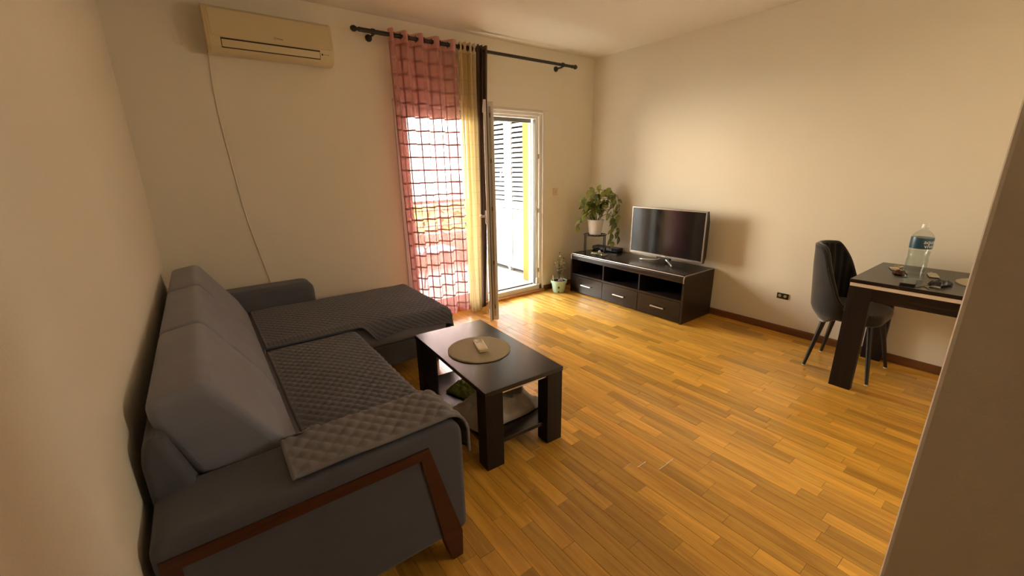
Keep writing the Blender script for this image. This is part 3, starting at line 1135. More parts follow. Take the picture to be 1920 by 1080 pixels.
def matbm(r, t):
    bm = bmesh.new()
    nr, na = 16, 64
    for side in (1, 0):
        rings = []
        for i in range(nr + 1):
            rings.append([])
            for k in range(na):
                a = 2 * pi * k / na
                x, y = r * i / nr * cos(a), r * i / nr * sin(a)
                fold = 0.004 * math.exp(-((y + 0.01) / 0.012) ** 2) + 0.0035 * sstep(0.0, 0.015, y + 0.01) * max(0, 1 - abs(y) / r)
                z = (t if side else 0) + fold
                rings[-1].append(bm.verts.new((x, y, z)))
        for i in range(nr):
            for k in range(na):
                f = (rings[i][k], rings[i][(k + 1) % na], rings[i + 1][(k + 1) % na], rings[i + 1][k])
                bm.faces.new(f if not side else f)
        if side:
            top = rings[-1]
        else:
            for k in range(na):
                bm.faces.new((top[k], top[(k + 1) % na], rings[-1][(k + 1) % na], rings[-1][k]))
    bmesh.ops.remove_doubles(bm, verts=bm.verts, dist=1e-6)
    bmesh.ops.recalc_face_normals(bm, faces=bm.faces)
    return bm


part('woven_disc', matbm(0.18, 0.0035), 'mat_beige', pmr, smooth='all')
bmr = lathe([(0.1765, 0.0), (0.182, 0.0), (0.182, 0.0045), (0.1765, 0.0045), (0.1765, 0.0)], 64)
part('hem', bmr, 'mat_beige', pmr)

rc = thing('remote_control', 'cream air conditioner remote lying on the round placemat', 'remote', (1.180, 1.918, TH + 0.0105), radians(-19), local=True)
part('body', prism(rounded([(-0.029, -0.078), (0.029, -0.078), (0.029, 0.078), (-0.029, 0.078)], 0.012), 'z', 0, 0.018, bevel=0.003), 'remote_cream', rc, smooth=40)
part('face', prism(rounded([(-0.023, -0.070), (0.023, -0.070), (0.023, 0.022), (-0.023, 0.022)], 0.008), 'z', 0.018, 0.0192), 'remote_face', rc)
part('display', prism(rounded([(-0.022, 0.036), (0.022, 0.036), (0.022, 0.070), (-0.022, 0.070)], 0.006), 'z', 0.018, 0.0194), 'remote_screen', rc)
for bx in (-0.012, 0.012):
    part('button', prism(rounded([(bx - 0.008, 0.024), (bx + 0.008, 0.024), (bx + 0.008, 0.033), (bx - 0.008, 0.033)], 0.003), 'z', 0.018, 0.0205), 'remote_cream', rc)

# folded cloths on the lower shelf


def crumple(name, label, cat, mat, cx, cy, rz, lx, ly, h, seed, z0):
    rz = radians(rz)

    def f(u, v):
        a, b = (u - 0.5), (v - 0.5)
        rim = min(1, 4.5 * min(0.5 - abs(a), 0.5 - abs(b)))
        rim = max(0, rim) ** 0.5
        n1 = noise.noise(Vector((a * 3.2 + seed, b * 3.2, seed * 1.7)))
        n2 = noise.noise(Vector((a * 8 + seed, b * 8, seed * 0.7)))
        n3 = 1 - abs(noise.noise(Vector((a * 4 - seed, b * 4 + a * 2, seed)))) * 2.0
        r1 = 1 - abs(noise.noise(Vector((a * 5 + b * 2 + seed, b * 5 - a, seed * 2.1)))) * 2.4
        r2 = 1 - abs(noise.noise(Vector((a * 9 - b * 4, b * 8 + seed, seed * 3.3)))) * 2.4
        z = 0.004 + rim * (h * (0.50 + 0.45 * n1 + 0.12 * n2) + h * 0.22 * max(0, n3) ** 3 + h * 0.20 * max(0, r1) ** 2 + h * 0.10 * max(0, r2) ** 2)
        wob = 1 + 0.10 * noise.noise(Vector((math.atan2(b, a) * 1.3, seed, 0.3)))
        x, y = a * lx * wob, b * ly * wob
        return Vector((cx + x * cos(rz) - y * sin(rz), cy + x * sin(rz) + y * cos(rz), z0 + max(0.003, z)))
    o = link(name, grid_bm(f, 56, 56), mat, None, smooth='all')
    md = o.modifiers.new('thickness', 'SOLIDIFY')
    md.thickness = 0.003
    md.offset = 1
    return tag(o, label, cat)


crumple('folded_blanket', 'crumpled grey-beige blanket on the coffee table shelf', 'blanket', 'cloth_grey', 1.165, 1.742, 6, 0.43, 0.29, 0.115, 3.1, 0.128)
crumple('folded_cloth', 'small olive green cloth beside the blanket under the coffee table', 'cloth', 'cloth_green', 1.15, 2.03, 20, 0.20, 0.20, 0.05, 8.4, 0.128)

# ------------------------------------------------------------------ television stand
ts = thing('television_stand', 'dark wenge television stand with three open bays and three drawers', 'cabinet', (3.72, 2.75, 0))
X0, X1, Y0, Y1, Z1 = 3.468, 3.982, 2.008, 3.492, 0.472
top_poly = rounded([(X0 - 0.004, 0.402), (X0 - 0.004, Z1), (X1, Z1), (X1, 0.447), (X0 + 0.03, 0.447), (X0 + 0.03, 0.402)], [0.004, 0.035, 0, 0, 0.02, 0], 6)
part('top', prism(top_poly, 'y', Y0 + 0.022, Y1 - 0.022), 'wenge_y', ts, smooth=30)
side_poly = rounded([(X0, 0.0), (X0, 0.466), (X1, 0.466), (X1, 0.0)], [0, 0.035, 0, 0], 6)
trim_poly_o = rounded([(X0 - 0.006, 0.402), (X0 - 0.006, Z1 + 0.002), (X1, Z1 + 0.002)], [0, 0.037, 0], 6)
trim_poly_i = rounded([(X0 + 0.000, 0.402), (X0 + 0.000, Z1 - 0.006), (X1, Z1 - 0.006)], [0, 0.034, 0], 6)
for (a, b) in ((Y0, Y0 + 0.022), (Y1 - 0.022, Y1)):
    part('side_panel', prism(side_poly, 'y', a, b), 'wenge_x', ts)
    ta, tb = (a + 0.006, a + 0.016)
    part('metal_trim', prism(trim_poly_o + list(reversed(trim_poly_i)), 'y', ta, tb), 'brushed_steel', ts)
part('metal_trim', tube([(X0 + 0.005, Y0 + 0.02, Z1 - 0.004), (X0 + 0.005, Y1 - 0.02, Z1 - 0.004)], 0.0045, 8), 'brushed_steel', ts)
part('back_panel', boxm(X1 - 0.012, X1, Y0 + 0.022, Y1 - 0.022, 0.02, 0.45), 'wenge_y', ts)
part('shelf', boxm(X0 + 0.004, X1 - 0.012, Y0 + 0.022, Y1 - 0.022, 0.212, 0.232), 'wenge_y', ts)
part('bottom', boxm(X0 + 0.02, X1 - 0.012, Y0 + 0.022, Y1 - 0.022, 0.005, 0.022), 'wenge_y', ts)
cuts = [Y0 + 0.022, 2.512, 2.99, Y1 - 0.022]
for y in (2.512, 2.99):
    part('divider', boxm(X0 + 0.006, X1 - 0.012, y - 0.008, y + 0.008, 0.022, 0.44), 'wenge_z', ts)
for i in range(3):
    a, b = cuts[i] + 0.002, cuts[i + 1] - 0.002
    d = part('drawer', boxm(X0 - 0.002, X0 + 0.018, a, b, 0.012, 0.209, bevel=0.0015, seg=1), 'wenge_y', ts)
    m = (a + b) / 2
    part('handle', boxm(X0 - 0.024, X0 - 0.012, m - 0.075, m + 0.075, 0.108, 0.120, bevel=0.002), 'brushed_steel', d)
    for s in (-0.06, 0.06):
        part('handle_post', boxm(X0 - 0.014, X0 - 0.001, m + s - 0.004, m + s + 0.004, 0.110, 0.118), 'brushed_steel', d)

# television
TVX, TVY0, TVY1, TVZ0, TVZ1 = 3.79, 2.042, 2.890, 0.535, 1.036
tv = thing('television', 'flat television with thin silver bezel on the dark stand', 'television', (3.80, 2.47, Z1 + 0.001))
part('back_shell', prism([(TVX + 0.012, TVZ0), (TVX + 0.012, TVZ1), (TVX + 0.035, TVZ1), (TVX + 0.065, TVZ1 - 0.10), (TVX + 0.065, TVZ0 + 0.06), (TVX + 0.035, TVZ0)], 'y', TVY0, TVY1), 'black_plastic', tv)
part('screen', boxm(TVX + 0.004, TVX + 0.012, TVY0 + 0.012, TVY1 - 0.012, TVZ0 + 0.022, TVZ1 - 0.012), 'tv_screen', tv)
for nm, b in (('bezel', (TVX, TVX + 0.014, TVY0, TVY1, TVZ1 - 0.012, TVZ1)), ('bezel', (TVX, TVX + 0.014, TVY0, TVY1, TVZ0, TVZ0 + 0.022)),
              ('bezel', (TVX, TVX + 0.014, TVY0, TVY0 + 0.012, TVZ0 + 0.022, TVZ1 - 0.012)), ('bezel', (TVX, TVX + 0.014, TVY1 - 0.012, TVY1, TVZ0 + 0.022, TVZ1 - 0.012))):
    part(nm, boxm(*b, bevel=0.002), 'tv_bezel', tv)
part('logo_plate', boxm(TVX - 0.0012, TVX, 2.445, 2.49, TVZ0 + 0.008, TVZ0 + 0.014), 'pale_edge', tv)
part('neck', boxm(TVX + 0.015, TVX + 0.05, 2.40, 2.56, Z1 + 0.03, TVZ0 + 0.02, bevel=0.006), 'black_plastic', tv)
for s, tip in ((1, (3.76, 2.735)), (-1, (3.70, 2.30))):
    part('foot', tube(spline([(TVX + 0.03, 2.48 + s * 0.02, Z1 + 0.045), (TVX, 2.48 + s * 0.08, Z1 + 0.022), (tip[0], tip[1], Z1 + 0.0105)], 5), 0.0095, 8), 'brushed_steel', tv, smooth='all')
part('foot', tube(spline([(TVX + 0.03, 2.48, Z1 + 0.045), (TVX + 0.07, 2.48, Z1 + 0.03), (TVX + 0.14, 2.48, Z1 + 0.0105)], 5), 0.0095, 8), 'black_plastic', tv, smooth='all')

# set-top box and its cables
sb = thing('set_top_box', 'flat black receiver box behind the plant stand', 'receiver', (3.90, 3.31, Z1 + 0.001), radians(6), local=True)
part('case', boxm(-0.06, 0.06, -0.18, 0.18, 0.006, 0.045, bevel=0.004), 'black_plastic', sb)
part('front_panel', boxm(-0.062, -0.06, -0.17, 0.17, 0.012, 0.038), 'black_gloss', sb)
for (a, b) in ((-0.045, -0.16), (0.045, -0.16), (-0.045, 0.16), (0.045, 0.16)):
    part('foot', boxm(a - 0.01, a + 0.01, b - 0.01, b + 0.01, 0, 0.006), 'black_plastic', sb)
rg = random.Random(5)
cbz = thing('cable_tangle', 'tangle of pale cables with a white plug before the receiver box', 'cables', (3.64, 3.20, Z1))
for k in range(6):
    pts = []
    for j in range(6):
        t = j / 5
        pts.append((3.62 + 0.05 * rg.uniform(-1, 1) + 0.05 * t, 3.20 + 0.09 * rg.uniform(-1, 1), Z1 + 0.006 + (0.03 * rg.random() * (1 - t))))
    part('cable', tube(spline(pts, 5), 0.003, 6), 'cable_cream' if k % 2 else 'stem_green', cbz, smooth='all')
part('plug', lathe([(0.0, 0), (0.014, 0), (0.018, 0.01), (0.016, 0.035), (0.008, 0.045), (0.0, 0.046)], 16, (3.655, 3.215, Z1 + 0.001)), 'pot_white', cbz, smooth=40)

# ------------------------------------------------------------------ plant stand and hanging monstera
SCX, SCY, RZ = 3.70, 3.335, 0.685
st = thing('plant_stand', 'black wire plant stand on the television stand', 'stand', (SCX, SCY, Z1 + 0.001))
ringpts = [(SCX + 0.13 * cos(2 * pi * k / 40), SCY + 0.13 * sin(2 * pi * k / 40), RZ) for k in range(41)]
part('ring', tube(ringpts, 0.005, 8, caps=False), 'iron_black', st, smooth='all')
ringpts = [(SCX + 0.085 * cos(2 * pi * k / 40), SCY + 0.085 * sin(2 * pi * k / 40), RZ - 0.002) for k in range(41)]
part('inner_ring', tube(ringpts, 0.004, 8, caps=False), 'iron_black', st, smooth='all')
for a in (0, 60, 120):
    a = radians(a)
    part('cross_bar', tube([(SCX + 0.13 * cos(a), SCY + 0.13 * sin(a), RZ - 0.004), (SCX - 0.13 * cos(a), SCY - 0.13 * sin(a), RZ - 0.004)], 0.0035, 6), 'iron_black', st)
for a in (-54, -18, 126, 162):
    a = radians(a)
    x, y = SCX + 0.12 * cos(a), SCY + 0.12 * sin(a)
    part('leg', tube([(x, y, RZ), (x, y, Z1 + 0.0015)], 0.0055, 8), 'iron_black', st, smooth=60)

pp = thing('potted_vine', 'hole-leaved trailing vine in a white pot on the wire stand', 'plant', (SCX, SCY, RZ + 0.006))
pz = RZ + 0.0065
part('pot', lathe([(0.0, 0), (0.066, 0), (0.070, 0.01), (0.092, 0.160), (0.096, 0.160), (0.096, 0.172), (0.088, 0.172), (0.084, 0.15), (0.0, 0.15)], 40, (SCX, SCY, pz)), 'pot_white', pp, smooth=35)
part('soil', lathe([(0.0, 0.155), (0.084, 0.152)], 24, (SCX, SCY, pz)), 'soil', pp)


def vine_leaf_mesh(name, mat, holes=True):
    """ovate pointed leaf, tip along +y, with oval holes between the veins"""
    bm = bmesh.new()
    nl, nw = 12, 8
    g = []
    for i in range(nl + 1):
        t = i / nl
        wd = 0.34 * (sin(pi * min(1, t ** 0.72)) ** 0.85) * (1 - 0.25 * t) + 0.001
        row = []
        for j in range(nw + 1):
            s = j / nw * 2 - 1
            x = s * wd
            y = t - 0.10 * (1 - t) * abs(s) ** 0.5 * (t < 0.2)
            z = 0.10 * abs(s) * wd * 2 - 0.28 * t * t
            row.append(bm.verts.new((x, y, z)))
        g.append(row)
    hole = {(i, j) for i in (3, 5, 7) for j in (2, 5)} if holes else set()
    for i in range(nl):
        for j in range(nw):
            if (i, j) in hole:
                continue
            bm.faces.new((g[i][j], g[i][j + 1], g[i + 1][j + 1], g[i + 1][j]))
    me = bpy.data.meshes.new(name)
    bm.to_mesh(me)
    bm.free()
    me.materials.append(M[mat])
    me.polygons.foreach_set('use_smooth', [True] * len(me.polygons))
    return me


LM = [vine_leaf_mesh('leaf', 'leaf'), vine_leaf_mesh('leaf', 'leaf_dark'), vine_leaf_mesh('leaf', 'leaf', False)]


def put_leaf(root, me, p, direction, size, roll=0.0, rg=random):
    d = Vector(direction).normalized()
    ref = Vector((0, 0, 1)) if abs(d.z) < 0.9 else Vector((1, 0, 0))
    x = d.cross(ref).normalized()
    z = x.cross(d)
    mt = Matrix((x, d, z)).transposed() @ Matrix.Rotation(roll, 3, 'Y')
    o = bpy.data.objects.new('leaf', me)
    COL.objects.link(o)
    o.parent = root
    o.location = Vector(p) - Vector(root['_w'])
    o.rotation_euler = mt.to_euler()
    o.scale = (size, size, size)
    return o


rg = random.Random(11)
RV = Vector((0.804, -0.594, 0))     # along the television wall picture plane
top = Vector((SCX, SCY, pz + 0.155))
# upright stems
up_stems = [(-0.12, 0.27, 4), (-0.07, 0.38, 5), (-0.01, 0.30, 5), (0.03, 0.40, 6), (0.06, 0.33, 5), (-0.10, 0.18, 4), (0.01, 0.20, 5),
            (0.08, 0.24, 4), (-0.03, 0.34, 5), (0.11, 0.37, 5), (-0.05, 0.22, 5), (0.13, 0.34, 4), (-0.02, 0.15, 4)]
for (off, h, nlv) in up_stems:
    dep = rg.uniform(-0.05, 0.05)
    base = top + RV * off * 0.35 + Vector((0.594, 0.804, 0)) * dep * 0.5
    tipp = top + RV * off * 1.25 + Vector((0.594, 0.804, 0)) * dep * 1.4 + Vector((0, 0, h))
    tipp.x = min(tipp.x, 3.86)
    mid = (base + tipp) / 2 + RV * off * 0.2
    path = spline([base, mid, tipp], 6)
    part('stem', tube(path, 0.0032, 6, r_end=0.0018), 'stem_green', pp, smooth='all')
    for k in range(nlv):
        q = path[int((0.45 + 0.55 * (k + 0.5) / nlv) * (len(path) - 1))]
        ang = rg.uniform(0, 2 * pi)
        d = Vector((cos(ang) * 0.8 - 0.25, sin(ang) * 0.8 - 0.15, rg.uniform(-0.75, 0.15)))
        put_leaf(pp, rg.choice(LM), q, d, rg.uniform(0.08, 0.12), rg.uniform(-0.8, 0.8))
    put_leaf(pp, rg.choice(LM), tipp, (rg.uniform(-0.8, 0.3), rg.uniform(-0.6, 0.6), -0.5), rg.uniform(0.08, 0.11), rg.uniform(-0.6, 0.6))
# vines hanging down over the pot's right side
vines = [((0.03, 0.36), (0.17, 0.32), (0.22, 0.12), (0.22, -0.10), (0.20, -0.22)),
         ((0.05, 0.10), (0.15, 0.13), (0.20, -0.02), (0.19, -0.14), (0.21, -0.25)),
         ((0.04, 0.05), (0.14, 0.08), (0.22, 0.0), (0.26, -0.12), (0.27, -0.19)),
         ((0.06, 0.26), (0.22, 0.24), (0.27, 0.10), (0.25, -0.03)),
         ((0.08, 0.30), (0.24, 0.30), (0.29, 0.18), (0.29, 0.06)),
         ((-0.06, 0.03), (-0.13, 0.06), (-0.185, -0.03), (-0.19, -0.10))]
for vi in vines:
    dep = rg.uniform(-0.05, 0.03)
    path = spline([top + RV * a + Vector((0, 0, b)) + Vector((-0.03, dep, 0)) for (a, b) in vi], 7)
    for p in path:
        p.x = min(p.x, 3.95)
    part('vine', tube(path, 0.0026, 6, r_end=0.0015), 'stem_brown', pp, smooth='all')
    n = max(4, int(len(path) / 3.2))
    for k in range(n):
        q = path[int((0.2 + 0.8 * (k + 0.7) / n) * (len(path) - 1)) if k < n - 1 else -1]
        d = Vector((rg.uniform(-0.9, 0.1), rg.uniform(-0.8, 0.8), rg.uniform(-1.1, -0.3)))
        put_leaf(pp, rg.choice(LM), q, d, rg.uniform(0.06, 0.09), rg.uniform(-0.8, 0.8))

# small plant in the mint pot on the floor
MX, MY = 3.335, 3.555
mp_ = thing('potted_shrub', 'small shrub in a mint green pot on the floor by the television stand', 'plant', (MX, MY, 0))
part('pot', lathe([(0.0, 0.001), (0.066, 0.001), (0.072, 0.01), (0.088, 0.115), (0.096, 0.117), (0.100, 0.150), (0.092, 0.150), (0.086, 0.135), (0.0, 0.135)], 40, (MX, MY, 0)), 'pot_mint', mp_, smooth=35)
part('soil', lathe([(0.0, 0.137), (0.086, 0.136)], 24, (MX, MY, 0)), 'soil', mp_)
fd = Vector((-0.684, -0.729, 0))
em = Vector((MX, MY, 0.072)) + fd * 0.083
part('emblem', prism(rounded([(-0.014, 0), (0, -0.017), (0.014, 0), (0, 0.017)], 0.004), 'z', -0.0015, 0.0015), 'emblem_green', mp_).matrix_local = Matrix.Translation(em - Vector((MX, MY, 0))) @ (Matrix((Vector((0.729, -0.684, 0)), Vector((0, 0, 1)), fd)).transposed().to_4x4())
em2 = Vector((MX, MY, 0.018)) + fd * 0.0735
part('emblem', prism(rounded([(-0.007, -0.008), (0.007, -0.008), (0.007, 0.008), (-0.007, 0.008)], 0.004), 'z', -0.001, 0.001), 'leaf_dark', mp_).matrix_local = Matrix.Translation(em2 - Vector((MX, MY, 0))) @ (Matrix((Vector((0.729, -0.684, 0)), Vector((0, 0, 1)), fd)).transposed().to_4x4())
for (dx, dy) in ((-0.02, -0.03), (0.012, -0.035), (0.03, -0.02)):
    part('bulb', lathe([(0.0, 0), (0.014, 0.004), (0.018, 0.016), (0.010, 0.032), (0.003, 0.040), (0.0, 0.041)], 12, (MX + dx, MY + dy, 0.134)), 'bulb_pink', mp_, smooth='all')
part('stick', tube([(MX - 0.075, MY + 0.01, 0.12), (MX - 0.082, MY + 0.012, 0.215)], 0.006, 8), 'wood_stick', mp_)


def small_leaf(mat):
    bm = bmesh.new()
    pts = [(0, 0, 0), (0.32, 0.35, 0.05), (0.26, 0.75, 0.02), (0, 1, -0.08), (-0.26, 0.75, 0.02), (-0.32, 0.35, 0.05)]
    v = [bm.verts.new(p) for p in pts]
    c = bm.verts.new((0, 0.5, -0.02))
    for i in range(6):
        bm.faces.new((v[i], v[(i + 1) % 6], c))
    me = bpy.data.meshes.new('leaf')
    bm.to_mesh(me)
    bm.free()
    me.materials.append(M[mat])
    return me


SLM = [small_leaf('leaf_small'), small_leaf('leaf_dark'), small_leaf('leaf_flower')]
rg = random.Random(21)
sb0 = Vector((MX, MY, 0.135))
for k in range(16):
    a = rg.uniform(0, 2 * pi)
    sp = rg.uniform(0.02, 0.12)
    hh = 0.33 - sp * 1.3 * rg.uniform(0.6, 1.4)
    if k == 0:
        sp, hh = 0.01, 0.335
    tip = sb0 + Vector((cos(a) * sp, sin(a) * sp * 0.8, hh))
    path = spline([sb0 + Vector((0, 0, -0.01)), sb0 + Vector((cos(a) * sp * 0.3, sin(a) * sp * 0.3, hh * 0.45)), tip], 5)
    part('stem', tube(path, 0.0022, 5, r_end=0.0012), 'stem_brown', mp_, smooth='all')
    for j in range(7):
        q = path[int((0.4 + 0.6 * j / 6) * (len(path) - 1))]
        put_leaf(mp_, SLM[2] if rg.random() < 0.12 else SLM[rg.random() < 0.45], q, (rg.uniform(-1, 1), rg.uniform(-1, 1), rg.uniform(-0.4, 0.8)), rg.uniform(0.022, 0.036), rg.uniform(-1, 1))

# ------------------------------------------------------------------ wall fittings
ac = thing('air_conditioner', 'yellowed split air conditioner high on the back wall', 'air conditioner', (0.63, YB, 2.22))
AX0, AXE, AZ0, AZ1 = 0.232, 1.005, 2.213, 2.498
prof = rounded([(YB, AZ0 + 0.012), (YB, AZ1), (YB - 0.115, AZ1), (YB - 0.178, AZ1 - 0.030), (YB - 0.188, AZ0 + 0.085), (YB - 0.170, AZ0 + 0.02), (YB - 0.12, AZ0)],
               [0, 0.01, 0.03, 0.03, 0.02, 0.02, 0.02], 5)
part('body', prism(prof, 'x', AX0 + 0.004, AXE - 0.004), 'ac_plastic', ac, smooth=35)
for (a, b) in ((AX0, AX0 + 0.018), (AXE - 0.018, AXE)):
    part('side_cap', prism([(p[0] - 0.002 if p[0] < YB else p[0], p[1]) for p in prof], 'x', a, b, bevel=0.0), 'ac_side' if a < 0.5 else 'ac_plastic', ac, smooth=35)


def ac_front(x, z, off=0.0):
    # point on the front face between (YB-.178, AZ1-.03) and (YB-.188, AZ0+.085)
    t = (AZ1 - 0.03 - z) / (AZ1 - 0.03 - AZ0 - 0.085)
    return (x, YB - 0.178 - 0.010 * t - off, z)


fp = bmesh.new()
vv = [fp.verts.new(ac_front(x, z, o_)) for o_ in (0.0, 0.004) for (x, z) in ((AX0 + 0.03, AZ0 + 0.095), (AXE - 0.02, AZ0 + 0.095), (AXE - 0.02, AZ1 - 0.034), (AX0 + 0.03, AZ1 - 0.034))]
for f in ((0, 1, 2, 3), (7, 6, 5, 4), (0, 4, 5, 1), (1, 5, 6, 2), (2, 6, 7, 3), (3, 7, 4, 0)):
    fp.faces.new([vv[i] for i in f])
bmesh.ops.recalc_face_normals(fp, faces=fp.faces)
part('front_panel', fp, 'ac_plastic', ac)


def slopeq(x0, x1, t0, t1, off, thick):
    # quad box on the lower sloping face from (YB-.188, AZ0+.085) to (YB-.170, AZ0+.02)
    a, b = Vector((YB - 0.188, AZ0 + 0.085)), Vector((YB - 0.170, AZ0 + 0.02))
    n = Vector((-(b - a).y, (b - a).x)).normalized()
    if n.x > 0:
        n = -n
    bm = bmesh.new()
    vs = []
    for o_ in (off, off + thick):
        for (x, t) in ((x0, t0), (x1, t0), (x1, t1), (x0, t1)):
            q = a + (b - a) * t + n * o_
            vs.append(bm.verts.new((x, q.x, q.y)))
    for f in ((0, 1, 2, 3), (7, 6, 5, 4), (0, 4, 5, 1), (1, 5, 6, 2), (2, 6, 7, 3), (3, 7, 4, 0)):
        bm.faces.new([vs[i] for i in f])
    bmesh.ops.recalc_face_normals(bm, faces=bm.faces)
    return bm


part('outlet_slot', slopeq(AX0 + 0.075, AXE - 0.095, -0.02, 0.86, -0.001, 0.0025), 'slot_dark', ac)
part('louver', slopeq(AX0 + 0.079, AXE - 0.099, 0.12, 0.76, 0.001, 0.004), 'ac_plastic', ac)
part('sensor', slopeq(AXE - 0.085, AXE - 0.075, 0.25, 0.42, 0.0, 0.002), 'slot_dark', ac)
for k in range(3):
    part('display_mark', slopeq(AXE - 0.068 + k * 0.014, AXE - 0.060 + k * 0.014, 0.30, 0.36, 0.0, 0.0015), 'print_grey', ac)
me = text_mesh('Midea', 0.016)
lg = part('brand_mark', me, 'print_grey', ac)
lg.matrix_local = Matrix.Translation(Vector(ac_front(0.655, AZ0 + 0.117, 0.0045)) - Vector((0.63, YB, 2.22))) @ Matrix.Rotation(radians(90), 4, 'X')
rgp = [(0.627 + 0.007 * cos(2 * pi * k / 20), YB - 0.192, AZ0 + 0.123 + 0.007 * sin(2 * pi * k / 20)) for k in range(17)]
part('brand_ring', tube(rgp, 0.0012, 5), 'print_grey', ac)

tag(link('wall_cable', tube(spline([(0.236, YB - 0.005, 2.225), (0.226, YB - 0.005, 1.93), (0.242, YB - 0.005, 1.58), (0.272, YB - 0.005, 1.163), (0.312, YB - 0.005, 0.874), (0.352, YB - 0.005, 0.618), (0.37, YB - 0.005, 0.40)], 8), 0.0045, 6), 'cable_cream', None, 'all'),
    'thin cream cable hanging down the wall from the air conditioner', 'cable')

sw = thing('wall_socket', 'small cream single socket beside the balcony door', 'socket', (3.41, YB, 1.18))
part('plate', boxm(3.365, 3.448, YB - 0.010, YB, 1.138, 1.222, bevel=0.004), 'switch_white', sw)
part('recess', lathe([(0.026, YB - 0.0115), (0.026, YB - 0.0095)], 24, (3.407, 0, 1.18), 'y'), 'switch_white', sw)
for dz in (-0.010, 0.010):
    part('pin_hole', lathe([(0.004, YB - 0.0125), (0.004, YB - 0.0110)], 10, (3.407 + dz * 0.5, 0, 1.18 + dz), 'y'), 'slot_dark', sw)

ws = thing('wall_socket', 'black uncovered double socket low on the television wall', 'socket', (XR, 1.383, 0.332))
part('box', boxm(XR - 0.008, XR, 1.337, 1.429, 0.307, 0.357, bevel=0.002), 'black_plastic', ws)
for yy in (1.362, 1.405):
    part('contact', lathe([(0.0, XR - 0.012), (0.012, XR - 0.012), (0.014, XR - 0.008)], 14, (0, yy, 0.334), 'x'), 'brushed_steel', ws)
part('bracket', boxm(XR - 0.010, XR - 0.008, 1.372, 1.396, 0.318, 0.350), 'black_plastic', ws)

# ------------------------------------------------------------------ curtain rod and curtains
RY, RZ2 = 3.605, 2.505
cr = thing('curtain_rod', 'black curtain rod with knob ends over the balcony door', 'curtain rod', (2.4, YB, RZ2))
part('pole', tube([(1.24, RY, RZ2), (2.42, RY, RZ2)], 0.0165, 16), 'rod_black', cr, smooth=60)
part('pole', tube([(2.42, RY, RZ2), (3.53, RY, RZ2)], 0.0145, 16), 'rod_black', cr, smooth=60)
for s, xe in ((-1, 1.245), (1, 3.525)):
    pr = [(0.0, -0.075), (0.012, -0.073), (0.021, -0.060), (0.023, -0.046), (0.018, -0.032), (0.012, -0.026), (0.012, -0.018), (0.017, -0.012), (0.017, 0.0), (0.0, 0.001)]
    pr = [(r, xe + (z if s < 0 else -z)) for (r, z) in pr]
    if s > 0:
        pr = list(reversed(pr))
    part('finial', lathe(pr, 20, (0, RY, RZ2), 'x'), 'rod_black', cr, smooth=50)
for bx in (1.345, 3.39):
    b = part('bracket', tube([(bx, YB - 0.008, RZ2 - 0.02), (bx, RY + 0.01, RZ2 - 0.02)], 0.009, 10), 'rod_black', cr, smooth=60)
    part('wall_plate', lathe([(0.0, YB - 0.014), (0.026, YB - 0.012), (0.028, YB - 0.001)], 20, (bx, 0, RZ2 - 0.02), 'y'), 'rod_black', b, smooth=40)
    part('clasp', tube([(bx - 0.012, RY, RZ2), (bx + 0.012, RY, RZ2)], 0.022, 14), 'rod_black', b, smooth=50)


def curtain(name, label, mat, band_mat, x0t, x1t, x0b, x1b, zt, zb, waves, amp, cloth_w, yb=RY, ringmat='rod_black', phase=0.0, fan=None, nrings=None, ybot=None):
    """hangs in waves; top edge x0t..x1t, bottom edge x0b..x1b"""
    H = zt - zb
    rt = thing(name, label, 'curtain', ((x0b + x1b) / 2, yb, zb))

    def f(u, v):
        # v = 0 top, 1 bottom
        x0 = x0t + (x0b - x0t) * v
        x1 = x1t + (x1b - x1t) * v
        a = amp * (1 - 0.25 * v)
        w = sin(2 * pi * waves * u + phase)
        w = w * (1.15 - 0.15 * abs(w))
        x = x0 + (x1 - x0) * u + 0.006 * sin(2 * pi * waves * 2.3 * u + v * 4)
        if fan:
            x = x0 + (x1 - x0) * fan(u)
        y0 = yb if ybot is None else yb + (ybot - yb) * v
        y = y0 - a * w + 0.008 * sin(v * 5 + u * 9) * v
        return Vector((x, y, zt - H * v))
    nu, nv = int(waves * 24) + 8, 40
    bh = 0.09
    band = bh / H
    part('cloth', grid_bm(lambda u, v: f(u, band + v * (1 - band)), nu, nv, (cloth_w, H)), mat, rt, smooth='all')
    bmb = grid_bm(lambda u, v: f(u, v * band) + Vector((0, -0.0006, 0)), nu, 14, (cloth_w, bh))
    # punched eyelet holes where the rod passes through the band
    holes = [fc for fc in bmb.faces if min(math.hypot(v.co.y - RY, v.co.z - RZ2) for v in fc.verts) < 0.0195
             or math.hypot(fc.calc_center_median().y - RY, fc.calc_center_median().z - RZ2) < 0.0205]
    bmesh.ops.delete(bmb, geom=holes, context='FACES')
    part('top_band', bmb, band_mat, rt, smooth='all')
    part('bottom_hem', grid_bm(lambda u, v: f(u, 1 - 0.035 / H + v * 0.035 / H) + Vector((0, -0.002, 0)), nu, 2, (cloth_w, 0.055)), band_mat, rt, smooth='all')
    k = math.ceil(phase / pi)
    while True:
        u = (k / 2 - phase / (2 * pi)) / waves
        k += 1
        if u > 0.995:
            break
        if u < 0.005:
            continue
        p = f(u, (zt - RZ2) / H)
        rp = [(p.x, RY + 0.0225 * cos(2 * pi * j / 16), RZ2 + 0.0225 * sin(2 * pi * j / 16)) for j in range(17)]
        part('eyelet', tube(rp, 0.003, 6, caps=False), ringmat, rt, smooth='all')
    return rt


